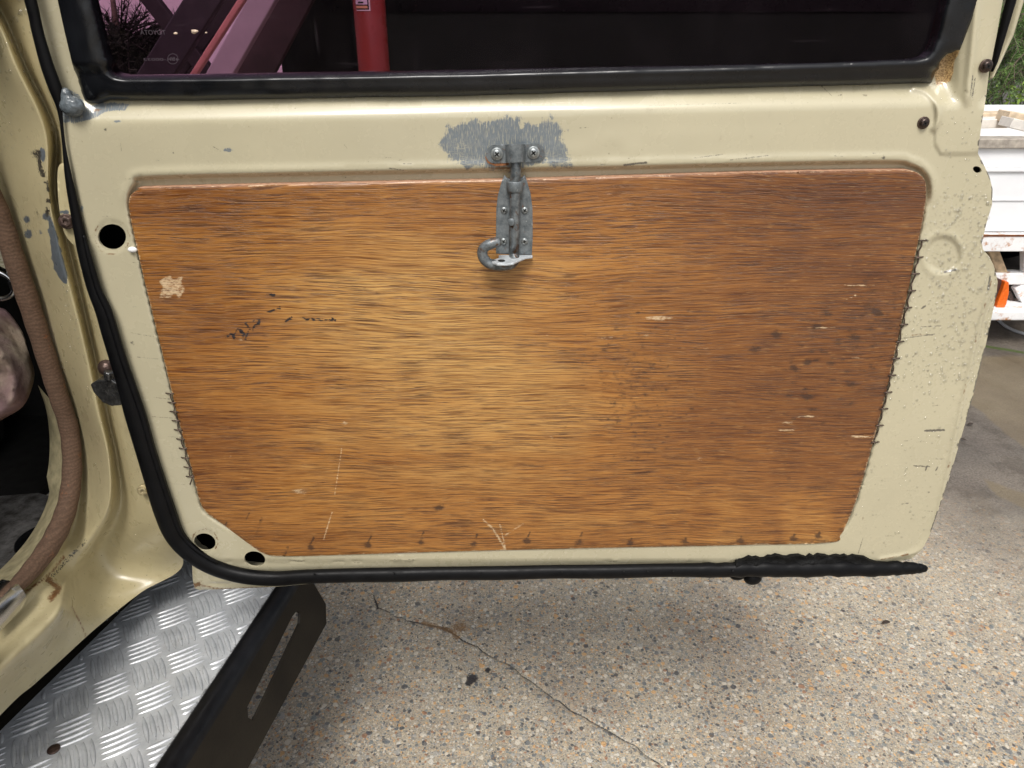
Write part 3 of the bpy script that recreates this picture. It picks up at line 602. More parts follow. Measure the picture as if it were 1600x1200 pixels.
# raised lip that runs beside the bulb on the hinge side, and its fixing dimples along the bottom
lp_ = MB(); lip = smooth([(131, 368, 2), (139, 400, 4), (153, 450, 5), (169, 485, 5.5), (180, 520, 5.5), (192, 560, 5.5), (206, 600, 5.5), (223, 650, 5.5), (237, 700, 5), (253, 750, 5), (270, 800, 5), (284, 835, 4), (308, 860, 3), (340, 880, 2)], False, 5)
lp_.tube([pY(u, v, D - .008) for u, v, r in lip], [.00065 * r for u, v, r in lip], 10); lp_.build('seal_lip', RUBBER, door)
VOID = simple('void_black', (.002, .002, .002), .9)
for x in (490, 615, 751, 878, 975, 1012, 1052, 1145):
    dm = MB(); dm.cyl(pY(x, 896 - (x - 490) * .006, D - .0145), pY(x, 896 - (x - 490) * .006, D - .010), .0011, 10); dm.build('vent_hole', VOID, door)
to = MB()                                                  # torn ragged rubber over the paint at the lower right
ol = [(1150, 880)] + [(x, 874 - 4 * sm(x, 1150, 1230) + RR.uniform(-2.5, 2.5)) for x in range(1165, 1345, 6)] + [(1352, 872), (1362, 878), (1378, 883), (1400, 885), (1420, 883), (1420, 892), (1150, 896)]
def torn_h(u, v): return .0035 + .004 * sm(v, 872, 890) + .0022 * vnoise(u, v * 3, 16, 17)
sheet('torn_rubber', ol, torn_h, simple('torn_rubber', (.005, .005, .005), .55, 0, .5, 90, .9, 260, .0015, spec=.12), door, spacing=3.2, skirt=.006)
pl = MB(); c = pY(1176, 903, D + .002); pl.sphere(c, .0095, 16, 10, (1.2, .8, 1)); c = pY(1152, 900, D + .002); pl.sphere(c, .006, 14, 8, (1.6, .8, 1)); pl.build('drain_plug', RUBBER, door)

# ---- lump of primer over the weld at the window corner
lu = MB(); c = pY(113, 166, D - .003); lu.sphere(c, .0095, 20, 14, (1.15, .8, .95)); c2 = pY(105, 152, D - .002); lu.sphere(c2, .0065, 16, 10, (.9, .8, 1.3)); c3 = pY(123, 164, D - .003); lu.sphere(c3, .0045, 12, 8, (1.2, .8, .7))
lo = lu.build('primer_lump', simple('thick_grey_primer', (.085, .10, .11), .22, 0, .5, 160, .8, 180, .002), door)
md = lo.modifiers.new('r', 'REMESH'); md.mode = 'VOXEL'; md.voxel_size = .0011; ms = lo.modifiers.new('s', 'SMOOTH'); ms.iterations = 6

# ------------------------------------------------------------------ screws, bolts
SCREW = simple('zinc_screw', (.30, .32, .32), .35, .7, .3, 300)
DARKSC = simple('dark_screw', (.05, .035, .03), .28, .7, .4, 300)
def disc_mesh(mb, c, ax, prof, n=24):                       # lathe about axis ax from profile (radius, height)
    ax = Vector(ax).normalized(); a = Vector((0, 0, 1)) if abs(ax.z) < .9 else Vector((1, 0, 0)); e1 = (a - ax * a.dot(ax)).normalized(); e2 = ax.cross(e1); c = Vector(c)
    vs = [c + ax * h + (e1 * math.cos(2 * math.pi * j / n) + e2 * math.sin(2 * math.pi * j / n)) * r for r, h in prof for j in range(n)]
    m = len(prof); fs = [(i * n + j, i * n + (j + 1) % n, (i + 1) * n + (j + 1) % n, (i + 1) * n + j) for i in range(m - 1) for j in range(n)] + [tuple(range(n)), tuple((m - 1) * n + j for j in range(n))[::-1]]
    mb.add(vs, fs); return e1, e2
def screw(name, u, v, Y, rpx, mat, parent, washer=0, rot=20, ax=(0, -1, 0), hh=.4, wmat=None):
    c = pY(u, v, Y); r = (pY(u + rpx, v, Y) - c).length; mb = MB()
    disc_mesh(mb, c, ax, [(r, 0), (r, r * hh * .4), (r * .85, r * hh * .85), (r * .5, r * hh), (.001 * r, r * hh)])
    nf0 = len(mb.f); A = Vector(ax); top = c + A * (r * hh + .00005)
    for q in (rot, rot + 90):
        d = Vector((math.cos(R(q)), 0, math.sin(R(q)))); n_ = d.cross(A); mb.obox(top, d * r * .55, n_ * r * .14, A * .0002)
    o = mb.build(name, mat, parent, fix=False); o.data.materials.append(VOID)
    for f_ in o.data.polygons[nf0:]: f_.material_index = 1
    if washer:
        w = MB(); R1 = r * washer; disc_mesh(w, c, ax, [(R1, -.001), (R1, .0003), (R1 * .92, .0007), (r * .9, .0006)]); w.build('washer', wmat or mat, parent)
    return o
for (x, y, hoff, r) in ((1443, 192, .0005, 7.5), (1541, 103, .002, 8)):
    screw('trim_screw', x, y, D - hoff, r, DARKSC, door, 1.25, 35, hh=.8, wmat=RUST)
rv = MB(); c = pY(207, 390, D - .002); rv.sphere(c, .0036, 14, 10, (1.3, .7, .8)); rv.build('rivet', simple('white_plastic', (.75, .75, .75), .3), door)

# ------------------------------------------------------------------ the barrel bolt
LP = [(788, 274), (783, 286), (778, 305), (775.5, 325), (775, 360), (775, 396), (831, 400), (832.5, 370), (832, 325), (829, 302), (824, 285), (820, 274), (815, 278), (803, 281), (793, 279)]
def plate_h(u, v): return .0036 + .0028 * sm(-np.abs(u - 804.5), -13, -8) * sm(-v, -312, -296) - .0006 * sm(-dline(u, v, LP, True), -2, 0)
bolt = sheet('bolt_plate', LP, plate_h, GALV, door, spacing=2.4, skirt=.0022)
bolt['label'] = 'grey painted sliding bolt with a bent hook handle'
rodm = MB(); hy = D - .0108; RD = .0050
rp_ = [pY(806, 236, D - .0078), pY(806, 262, D - .0080), pY(805, 285, D - .0085), pY(804.5, 320, D - .0085), pY(803.5, 360, D - .0085), pY(803, 396, D - .0085)]
rodm.tube(rp_, RD, 18)
hk = smooth([(803, 396, .0085), (803.5, 407, .012), (796, 413.5, .018), (781, 415, .021), (765, 412, .022), (756, 404, .022), (753.5, 394, .022), (757, 386.5, .022), (768, 380.5, .022), (781, 377.5, .020)], False, 6)
rodm.tube([pY(u, v, D - h) for u, v, h in hk], [.0050] * (len(hk) - 2) + [.0048, .0042], 16)
rm_ = M('worn_rod'); rn = rm_.noise(120, 5, .7); rc_0 = rm_.mix(rm_.mr(rn, .35, .65), (.05, .06, .065), (.20, .22, .23)); rc_0 = rm_.mix(rm_.mr(rm_.noise(90, 5, .75, .5), .55, .62), rc_0, (.085, .038, .015)); rc_0 = rm_.mix(rm_.mr(rm_.noise(160, 3, .7), .66, .7), rc_0, (.5, .5, .5))
rm_.pr(col=rc_0, rough=.35, metal=.4, nor=rm_.bump(rn, .5, .0006)); rodm.build('bolt_rod', rm_.m, door)
nb = MB(); c = pY(799, 347, D - .0138); disc_mesh(nb, c, (-.2, -1, 0), [(.0036, -.001), (.0036, .0008), (.0030, .0013), (.0001, .0013)]); nb.build('stop_pin', GALV, door)
# loop pressed over the rod
lpm = MB()
for (v0, v1, cu, yb, rr, name) in ((282, 299, 804.5, D - .0060, .0074, 'rod_loop'),):
    vs = []; n = 14
    for vv, k in ((v0, 1.0), (v0 + 1.5, 1.06), (v1 - 1.5, 1.06), (v1, 1.0)):
        c = pY(cu, vv, yb)
        for q in (rr * k, rr * k - .0012):
            for i in range(n + 1):
                a = math.pi * i / n; vs.append(c + Vector((-math.cos(a) * q, -math.sin(a) * q * 1.05, 0)))
    m1 = n + 1; fs = []
    for s in range(3):
        for lay in range(2):
            b0 = s * 2 * m1 + lay * m1; b1 = b0 + 2 * m1
            fs += [(b0 + i, b0 + i + 1, b1 + i + 1, b1 + i) for i in range(n)]
    for s in (0, 3): fs += [(s * 2 * m1 + i, s * 2 * m1 + i + 1, s * 2 * m1 + m1 + i + 1, s * 2 * m1 + m1 + i) for i in range(n)]
    lpm.add(vs, fs)
lpm.build('rod_loop', GALV, door)
# tongue bent forward at the bottom
tg = MB(); z0 = pY(800, 397, D - .004).z; base = [(-.0165, 0), (-.0165, -.010), (-.0225, -.016), (-.0225, -.023), (-.018, -.028), (-.010, -.029), (-.002, -.026), (.004, -.016), (.010, -.008), (.0165, -.005), (.0165, 0)]
cx = pY(804, 397, D - .004)
bs = [cx + Vector((a + .001, b, -.0008 + .0 * b)) for a, b in base]; n = len(bs)
bs = [Vector((p.x * (1), p.y, p.z)) for p in bs]
tg.add(bs + [p + Vector((0, 0, -.0020)) for p in bs], [tuple(range(n)), tuple(range(2 * n - 1, n - 1, -1))] + [(i, i + n, (i + 1) % n + n, (i + 1) % n) for i in range(n)], False)
tongue = tg.build('bottom_tongue', simple('bright_grey_steel', (.45, .48, .50), .45, .2, .2, 200), door, bevel=.0005)
hl = MB(); disc_mesh(hl, cx + Vector((-.0125, -.0195, -.0008)), (0, 0, 1), [(.0035, 0), (.0035, .0004)]); hl.build('tongue_hole', bpy.data.materials['void_black'], door)
for (x, y) in ((787.5, 328.5), (820, 328.5), (787, 377), (819.5, 377)): screw('plate_screw', x, y, D - .0036, 5.3, SCREW, door, 0, random.uniform(0, 80), hh=.5)
# keeper on the rail
KP = ell(772.5, 240.5, 13, 14.5)[6:18] + ell(837.5, 238, 13.5, 14.5)[18:] + ell(837.5, 238, 13.5, 14.5)[:7]
KP = [(792, 226)] + [p for p in ell(773, 241, 14, 14.5, n=28) if p[0] < 776] + [(792, 255)]
KP = [(774, 226.5)] + [(773 + 14 * math.cos(a), 241 + 14.5 * math.sin(a)) for a in np.linspace(-math.pi / 2, -3 * math.pi / 2, 14)][1:] + [(838, 252.5)] + [(838 + 13 * math.cos(a), 238.5 + 14 * math.sin(a)) for a in np.linspace(math.pi / 2, -math.pi / 2, 14)][1:]
def keep_h(u, v): return .0030 + .0128 * np.sqrt(np.clip(1 - (np.abs(u - 805.5) / 14.5) ** 2, 0, 1)) ** .6
keeper = sheet('bolt_keeper', KP, keep_h, GALV, door, spacing=1.8, skirt=.0032)
for (x, y) in ((776.5, 240.5), (833.5, 238.5)): screw('keeper_screw', x, y, D - .0040, 7.2, SCREW, door, 1.35, 40, hh=.55)
ru = MB(); rc = [pY(u, v, D - .0012) for u, v in [(758, 245), (762, 254), (774, 259), (795, 258), (795, 240), (765, 238)]]
ru.add(rc + [p + Vector((0, -.0014, 0)) for p in rc], [tuple(range(6)), tuple(range(11, 5, -1))] + [(i, i + 6, (i + 1) % 6 + 6, (i + 1) % 6) for i in range(6)], False); ru.build('rusty_shim', simple('orange_rust', (.22, .085, .03), .8, 0, .4, 300), door)

# ---- wire stitching that holds the panel
WIRE = simple('rusty_wire', (.10, .07, .055), .5, .5, .5, 300)
def stitches(ps, r, side, every, name, lab):
    st = MB(); base = resample(ps, 3, False); pp = []
    for i, (u, v) in enumerate(base): pp.append(pY(u + side * (1.4 + 1.5 * math.sin(i * .75) + random.uniform(-.5, .5)), v, D - .0012 - .0012 * abs(math.sin(i * .55))))
    st.tube(pp, r, 6)
    for j in range(0, len(base), every):
        u, v = base[j]; st.tube([pY(u - side * 4, v, D - .0028), pY(u + side * 2, v + random.uniform(-.5, .5), D - .0036), pY(u + side * 9, v - .8, D - .0008)], r * 1.15, 6)
    o = st.build(name, WIRE, door); o['label'] = lab; return o
stitches([(268, 615), (277, 655), (287, 695), (300, 745)], .0006, -1, 5, 'wire_stitching', 'bright wire stitching on the left edge of the wood panel')
stitches([(1439, 376), (1425, 440), (1402, 540), (1382, 625), (1364, 694)], .0007, 1, 9, 'wire_stitching', 'rusty wire stitching on the right edge of the wood panel')
te = MB(); te.tube([pY(302, 742, D - .002), pY(297, 757, D - .004)], .0008, 6); te.build('wire_end', WIRE, door)
print('door ok')

# ------------------------------------------------------------------ the vehicle body on the left
ROWS = [
 [(-300, -150), (-270, -150), (-230, -150), (-185, -150), (-150, -150), (-120, -150), (-60, -150), (-10, -150)],
 [(-110, 0), (-92, 0), (-64, 0), (-35, 0), (-21, 0), (-8, 0), (20, 0), (52, 0)],
 [(-70, 110), (-55, 110), (-24, 110), (17, 110), (32, 110), (43, 110), (57, 110), (76, 110)],
 [(-33, 205), (-20, 205), (10, 205), (58, 205), (74, 205), (86, 205), (93, 205), (100, 205)],
 [(0, 298), (12, 300), (35, 300), (69, 302), (78, 303), (86, 303), (100, 300), (118, 300)],
 [(34, 402), (44, 402), (60, 400), (84, 396), (97, 395), (111, 399), (124, 400), (142, 400)],
 [(57, 470), (65, 470), (80, 469), (104, 465), (116, 467), (129, 473), (143, 478), (170, 482)],
 [(82, 560), (90, 560), (105, 558), (126, 552), (137, 554), (149, 560), (164, 562), (194, 566)],
 [(108, 640), (116, 640), (128, 640), (144, 640), (156, 645), (169, 652), (185, 656), (216, 660)],
 [(121, 706), (130, 710), (144, 712), (163, 712), (172, 716), (184, 722), (201, 730), (240, 735)],
 [(119, 768), (128, 775), (143, 780), (165, 785), (173, 790), (188, 795), (215, 810), (262, 822)],
 [(100, 824), (110, 831), (122, 836), (136, 843), (143, 852), (154, 862), (192, 882), (285, 884)],
 [(76, 862), (84, 868), (92, 873), (99, 882), (106, 893), (114, 905), (150, 930), (220, 926)],
 [(47, 892), (55, 899), (62, 906), (70, 916), (85, 930), (100, 946), (116, 970), (152, 980)],
 [(18, 917), (27, 925), (37, 934), (45, 943), (58, 961), (74, 979), (86, 1010), (97, 1030)],
 [(-12, 944), (-3, 954), (8, 962), (18, 970), (30, 985), (44, 1008), (50, 1045), (55, 1068)],
 [(-60, 990), (-50, 1000), (-40, 1008), (-30, 1015), (-12, 1030), (0, 1049), (3, 1085), (3, 1115)],
 [(-260, 1165), (-248, 1175), (-235, 1185), (-222, 1192), (-200, 1205), (-180, 1225), (-170, 1270), (-165, 1300)]]
bump_ = [0, .012, -.002, -.030, -.022, .030, .012, 0]
G = np.zeros((len(ROWS), 8, 3))
for i, row in enumerate(ROWS):
    t0 = float(tX(row[0][0], row[0][1], -.62))
    if i <= 10: t7 = float(tY(*row[7], .80))
    elif i == 11: t7 = float(tY(*row[7], .86))
    else: t7 = float(tZ(*row[7], .52))
    ts = []
    for j, (u, v) in enumerate(row):
        r = j / 7; t = t0 * (1 - r) + t7 * r + bump_[j] * (1 if i < 12 else 0)
        if i >= 12 and 0 < j < 6:
            z = [0, .640, .641, .634, .630, .628][j]; tz = float(tZ(u, v, z)); t = tz if i > 12 else .5 * (t + tz)
        if i == 11 and 0 < j < 6: t = .8 * t + .2 * float(tZ(u, v, .64))
        ts.append(t)
    if i >= 12: ts[6] = .35 * ts[5] + .65 * ts[7] - .004
    for j, (u, v) in enumerate(row): G[i, j] = [u, v, ts[j]]
def shifted(row, d):
    X_, Y_, Z_ = at(row[:, 0], row[:, 1], row[:, 2]); X_, Y_, Z_ = X_ + d[0], Y_ + d[1], Z_ + d[2]; u_, v_ = to_px(X_, Y_, Z_)
    return np.stack([u_, v_, Y_ * cP - (Z_ - H) * sP], 1)
G = np.concatenate([shifted(G[0], (0, .03, .36))[None], G, shifted(G[-1], (-.03, -.42, 0))[None]])
def cr(Gd, k, axis):
    Gd = np.moveaxis(Gd, axis, 0); n = Gd.shape[0]; out = []
    for i in range(n - 1):
        p0, p1, p2, p3 = Gd[max(i - 1, 0)], Gd[i], Gd[i + 1], Gd[min(i + 2, n - 1)]
        for j in range(k):
            t = j / k; out.append(.5 * (2 * p1 + (p2 - p0) * t + (2 * p0 - 5 * p1 + 4 * p2 - p3) * t * t + (3 * p1 - p0 - 3 * p2 + p3) * t ** 3))
    out.append(Gd[-1]); return np.moveaxis(np.array(out), 0, axis)
GF = cr(cr(G, 22, 0), 14, 1); nr, nc = GF.shape[:2]
U, V_, T_ = GF[..., 0].ravel(), GF[..., 1].ravel(), GF[..., 2].ravel(); X, Y, Z = at(U, V_, T_)
me = bpy.data.meshes.new('door_jamb'); me.from_pydata(np.stack([X, Y, Z], 1).tolist(), [], [(i * nc + j, i * nc + j + 1, (i + 1) * nc + j + 1, (i + 1) * nc + j) for i in range(nr - 1) for j in range(nc - 1)])
def body_mask(u, v):
    k = np.zeros((len(u), 4)); n_ = vnoise(u, v, 6, 61)
    def mx(c, val): k[:, c] = np.maximum(k[:, c], val)
    mx(0, .95 * sm(-(dline(u, v, [(78, 345), (86, 385), (92, 415), (102, 442)]) - np.interp(v, [340, 380, 420, 445], [3, 7, 9, 3]) + 4 * (n_ - .5)), -3, 2))
    for (x, y, a, b) in ((66, 241, 8, 14), (42, 343, 7, 7), (44, 366, 8, 9), (63, 363, 4, 4), (72, 338, 7, 8), (102, 332, 10, 4)): mx(0, .95 * np.exp(-((u - x) / a) ** 2 - ((v - y) / b) ** 2))
    mx(2, .75 * np.exp(-(dline(u, v, [(60, 235), (63, 262), (76, 300), (74, 335)]) / 6) ** 2) * (vnoise(u, v, 5, 62) > .35)); mx(2, .7 * np.exp(-((u - 56) / 12) ** 2 - ((v - 240) / 10) ** 2))
    mx(2, .55 * np.exp(-(dline(u, v, [(82, 900), (110, 870), (135, 845)]) / 7) ** 2)); mx(2, .6 * np.exp(-(dline(u, v, [(60, 340), (58, 330)]) / 3) ** 2))
    mx(1, .75 * np.exp(-(dline(u, v, [(75, 905), (92, 920), (80, 935)]) / 8) ** 2)); mx(1, .6 * np.exp(-(dline(u, v, [(40, 925), (75, 900), (100, 870)]) / 5) ** 2)); mx(1, .62 * np.exp(-(dline(u, v, [(112, 948), (128, 978), (137, 1003)]) / 3.2) ** 2))
    mx(1, .45 * np.exp(-((u - 210) / 20) ** 2 - ((v - 740) / 20) ** 2)); mx(1, .38 * sm(v, 800, 900) * sm(u, 215, 260))
    return k
ca = me.color_attributes.new('Mask', 'FLOAT_COLOR', 'POINT'); ca.data.foreach_set('color', body_mask(U, V_).astype(np.float32).ravel())
me.update(); jamb = link('door_jamb', me, BODY, car)
# outer side of the body: front wing running away behind the door, rocker underneath
wing = MB()
pr = [(.80, 1.62), (.80, 1.15), (.80, .95), (.80, .72), (.805, .60), (.87, .52)]
vs = []
for y0, z in [(.80, .96), (.80, .80), (.80, .66), (.86, .53)]:
    for yy, xx in ((y0 + .001, -.470), (y0 + .02, -.462), (1.3, -.455), (2.2, -.50)): vs.append((xx if z < .9 else xx, yy, z))
wing.add(vs, [(i * 4 + j, i * 4 + j + 1, (i + 1) * 4 + j + 1, (i + 1) * 4 + j) for i in range(3) for j in range(3)])
wing.add([(-.47, .82, .96), (-.455, 1.3, .96), (-.50, 2.2, .94), (-1.9, 2.2, .96), (-1.9, .95, 1.0), (-.70, .95, 1.0)], [(0, 1, 2, 3, 4, 5)])
wing.add([(-.50, 2.2, .94), (-1.9, 2.2, .96), (-1.9, 2.2, .40), (-.50, 2.2, .40)], [(0, 1, 2, 3)])
wing.build('front_wing', bpy.data.materials['plain_cream_paint'], car, fix=False)
# cabin shell
cab = MB()
cab.box(-2.05, -.80, -1.6, 1.30, .56, .575); cab.box(-2.06, -2.0, -1.6, 1.3, .5, 1.75); cab.box(-2.05, -.74, 1.28, 1.32, .56, 1.75); cab.box(-2.05, -.60, -1.64, -1.6, .5, 1.75)
cab.build('cabin_lining', CABIN, car)
rf = MB(); rf.box(-2.05, -.72, -1.6, 1.05, 1.74, 1.77); rf.build('roof', bpy.data.materials['plain_cream_paint'], car, bevel=.01)
bs_ = MB(); bs_.box(-.66, -.60, -1.6, -.35, .45, 1.74); bs_.build('rear_pillar', bpy.data.materials['plain_cream_paint'], car, bevel=.015)
ub = MB(); vs = []
for i in range(13, len(ROWS) + 2):
    u, v, t = G[i, 7]; p = Vector([float(c) for c in at(u, v, t)])
    vs += [p + Vector((-.008, .004, -.003)), p + Vector((-.06, .002, -.012)), p + Vector((-.17, .06, -.28))]
ub.add([(-.53, 1.6, .50), (-.57, 1.6, .48), (-.68, 1.6, .26)] + vs, [(i * 3 + j, i * 3 + j + 1, (i + 1) * 3 + j + 1, (i + 1) * 3 + j) for i in range(len(ROWS) - 11) for j in range(2)])
ub.build('underbody_shade', simple('underbody_shade_black', (.006, .006, .006), .9, spec=.1), car, fix=False)  # black sheet below the sill stands in for the shadow gap
# inner side of the aperture: painted flange seen past the trim
TR = [(-150, 60, 16), (-70, 200, 16), (-16, 300, 15), (3, 345, 15), (21, 400, 15), (41, 460, 15), (59, 515, 14.5), (78, 575, 14), (92, 620, 13.5), (106, 662, 13.5), (112, 703, 13.5), (112, 748, 14), (105, 790, 14.5), (91, 828, 15.5), (70, 864, 15.5), (45, 895, 14), (24, 917, 12), (0, 940, 11)]
trs = smooth(TR, False, 6)
inn = MB(); vs = []
for u, v, r in trs:
    t = float(tX(u, v, -.622)); p = Vector([float(c) for c in at(u, v, t)])
    vs += [p, p + Vector((-.022, .012 if v < 800 else .006, -.004)), p + Vector((-.060, .050, -.02 if v > 780 else 0)), p + Vector((-.12, .16, -.03))]
vs = vs[-4 * 54:]; m_ = len(vs) // 4; inn.add(vs, [(i * 4 + j, i * 4 + j + 1, (i + 1) * 4 + j + 1, (i + 1) * 4 + j) for i in range(m_ - 1) for j in range(2)])
inn.build('inner_flange', simple('scuffed_cream', (.40, .35, .21), .45, 0, .35, 60), car, fix=False)
floor = MB(); floor.add([pZ(-250, 1100, .60), pZ(-160, 800, .60), pZ(0, 775, .60), pZ(60, 770, .60), pZ(95, 780, .60), pZ(100, 810, .60), pZ(60, 880, .61), pZ(0, 940, .615), pZ(-100, 1030, .615)], [tuple(range(8))], False)
fl = M('dirty_floor'); fl.pr(col=fl.mix(fl.mr(fl.noise(30, 6, .75), .4, .65), (.035, .032, .028), (.19, .185, .18)), rough=.6, nor=fl.bump(fl.noise(80, 5), .6, .003)); floor.build('cabin_floor', fl.m, car, fix=False)
gr = MB(); c = pZ(62, 848, .612); gr.tube([c + Vector((.022 * math.cos(a), .026 * math.sin(a), .004)) for a in np.linspace(0, 2 * math.pi, 25)], .008, 10); gr.build('rubber_grommet', RUBBER, car)
# brown fabric trim on the aperture edge
tm = M('brown_fabric_trim'); w_ = m_w = tm.t.nodes.new('ShaderNodeTexWave'); w_.wave_type = 'BANDS'; w_.bands_direction = 'Z'; tm.set(w_, 'Vector', tm.co); tm.set(w_, 'Scale', 62); tm.set(w_, 'Distortion', 9.0); tm.set(w_, 'Detail', 3)
tc = tm.mix(w_.outputs[1], (.125, .072, .045), (.165, .098, .062)); tc = tm.mix(tm.mr(tm.noise(400, 3, .6), .35, .65), tm.mix(1, tc, (.7, .7, .7), 'MULTIPLY'), tc)
tc = tm.mix(tm.mr(tm.noise(50, 5, .7), .62, .72), tc, (.28, .10, .035)); tm.pr(col=tc, rough=.85, nor=tm.bump(tm.ma('ADD', tm.ma('MULTIPLY', w_.outputs[1], .5), tm.noise(500, 3)), .35, .0010))
tb = MB(); pp = []; rr_ = []
for i, (u, v, r) in enumerate(trs):
    t = float(tX(u, v, -.615)); p = Vector([float(c) for c in at(u, v, t)]); pp.append(p); rr_.append(r * t / F * (1.0 + .03 * math.sin(i * 1.3)))
pp = [pp[0] + Vector((0, .03, .36))] + pp; rr_ = [rr_[0]] + rr_
tb.tube(pp, rr_, 20); tb.build('edge_trim', tm.m, car)
se = MB(); se.box(-1.40, -.92, .80, 1.18, .58, 1.00); se.build('seat_base', simple('black_vinyl', (.010, .010, .010), .6, 0, .3, 30, .4, 60, .002), car, bevel=.05)
# metal scuff plate clipped over the sill end
sc = MB(); a0 = [(-45, 950), (-20, 925), (3, 905), (20, 908)]; a1 = [(-30, 965), (-4, 942), (18, 920), (30, 914)]; a2 = [(-18, 985), (8, 962), (30, 940), (40, 928)]; a3 = [(-10, 992), (12, 970), (33, 948), (41, 934)]
vs = []
for row, z in ((a0, .662), (a1, .676), (a2, .660), (a3, .650)): vs += [pZ(u, v, z) for u, v in row]
vs += [p + Vector((0, 0, -.003)) for p in vs]
sc.add(vs, [(i * 4 + j + o_, i * 4 + j + 1 + o_, (i + 1) * 4 + j + 1 + o_, (i + 1) * 4 + j + o_) for o_ in (0, 16) for i in range(3) for j in range(3)])
so = sc.build('scuff_plate', STEEL, car)
# bolts and check strap on the pillar
def hexbolt(u, v, Y, rpx, name, mat, parent, ax=(.25, -.95, .15), cap=True):
    c = pY(u, v, Y); r = (pY(u + rpx, v, Y) - c).length; mb = MB(); A = Vector(ax).normalized()
    disc_mesh(mb, c, A, [(r * 1.25, -.002), (r * 1.25, .0008), (r * 1.1, .0014), (r * .3, .0014)]); disc_mesh(mb, c, A, [(r, .001), (r, r * .6), (r * .8, r * .75), (r * .35, r * .75), (r * .33, r * .5), (.0001, r * .5)], 6)
    return mb.build(name, mat, parent, bevel=.0006)
hp = MB()                                                  # hinge leaf behind the first bolt
hl_ = smooth([(91, 262), (106, 258), (128, 290), (140, 340), (146, 380), (140, 395), (120, 386), (104, 370), (96, 345), (91, 310)], k=5)
hsheet = sheet('hinge_leaf', hl_, lambda u, v: .0 * u - .002 * sm(-dline(u, v, hl_, True), -4, 0), BODY, car, spacing=6, base=.793, skirt=.008, mask=lambda u, v: np.concatenate([.9 * np.exp(-(((u - 102) / 12) ** 2 + ((v - 332) / 5) ** 2))[:, None], np.zeros((len(u), 3))], 1))
hexbolt(104, 346, .790, 9.5, 'hinge_bolt', RUST, car); hexbolt(223, 766, .80, 7, 'hinge_bolt', simple('grimy_bolt', (.36, .30, .17), .4, .2, .5, 200), car)
ck = MB(); c = pY(166, 575, .775); ck.sphere(c, .0085, 16, 12, (1, .7, 1)); disc_mesh(ck, c, (.2, -1, .2), [(.0098, -.003), (.0098, .000), (.0085, .0015), (.004, .006), (.0001, .006)], 12)
ck.build('strap_nut', RUST, car)
bk = MB(); k_ = [pY(u, v, .775) for u, v in [(149, 596), (160, 590), (182, 588), (200, 600), (205, 628), (182, 630), (168, 624), (154, 608)]]; n = 8
bk.add([p + Vector((0, -.012, .002)) for p in k_] + [p + Vector((0, .012, 0)) for p in k_], [tuple(range(n)), tuple(range(2 * n - 1, n - 1, -1))] + [(i, i + n, (i + 1) % n + n, (i + 1) % n) for i in range(n)], False)
bk.cyl(pY(170, 592, .765), pY(170, 580, .765), .0055, 14)
bk.build('check_strap', simple('greasy_steel', (.10, .10, .10), .22, .8, .6, 120, .6, 150, .002), car, bevel=.002)
# ------------------------------------------------------------------ things inside the cabin
cl = MB(); n1, n2 = 26, 18; vs = []
TOP = [(-60, 470), (-20, 478), (0, 482), (18, 500), (36, 530), (48, 560), (54, 585), (48, 612), (36, 635), (14, 650), (-20, 668), (-70, 700)]
ts_ = smooth(TOP, False, 3)
for i, (u, v) in enumerate(ts_):
    for j in range(n2):
        s = j / (n2 - 1); uu = u * (1 - s) + (-70) * s; vv = v * (1 - s) + 585 * s
        t = 1.02 + .010 * math.sin(i * .7 + s * 5) + .035 * math.sin(s * 8 + i * .12) + .006 * math.sin(s * 31 + i * .5) + .004 * math.sin(i * 1.9 + s * 13) * min(1, s * 3); vs.append([float(c) for c in at(uu, vv, t)])
cl.add(vs, [(i * n2 + j, i * n2 + j + 1, (i + 1) * n2 + j + 1, (i + 1) * n2 + j) for i in range(len(ts_) - 1) for j in range(n2 - 1)])
cm = M('pink_towelling'); cm.pr(col=cm.mix(cm.mr(cm.noise(60, 4, .7), .35, .7, 0, .5), cm.mix(cm.mr(cm.noise(9, 3), .42, .6), (.34, .225, .225), (.50, .41, .30)), (.17, .10, .10)), rough=.95, spec=.0, nor=cm.bump(cm.noise(300, 4, .7), .6, .002))
co = cl.build('cloth', cm.m, None, fix=False); tag(co, 'faded pink and tan cloth hanging inside the dark cabin behind the brown trim', 'cloth'); md = co.modifiers.new('s', 'SOLIDIFY'); md.thickness = .004
setloc(co, (-.72, .87, .80))
ri = MB(); t = 1.0; rc_ = Vector([float(c) for c in at(-3, 446, t)]); ri.tube([rc_ + Vector((.019 * math.cos(a), .004 * math.cos(a), .019 * math.sin(a))) for a in np.linspace(0, 2 * math.pi, 33)], .0035, 12)
ri.obox(rc_ + Vector((.021, 0, .0)), (.004, 0, 0), (0, .004, 0), (0, 0, .006)); ri.tube([rc_ + Vector((.019, .0, .015)), rc_ + Vector((.03, .02, .12)), rc_ + Vector((.02, .03, .25))], .002, 8)
ro = ri.build('steel_ring', STEEL, None); tag(ro, 'shiny steel ring hanging in the dark cabin left of the brown trim', 'ring'); setloc(ro, rc_ - Vector((0, 0, .019)))
print('body ok')

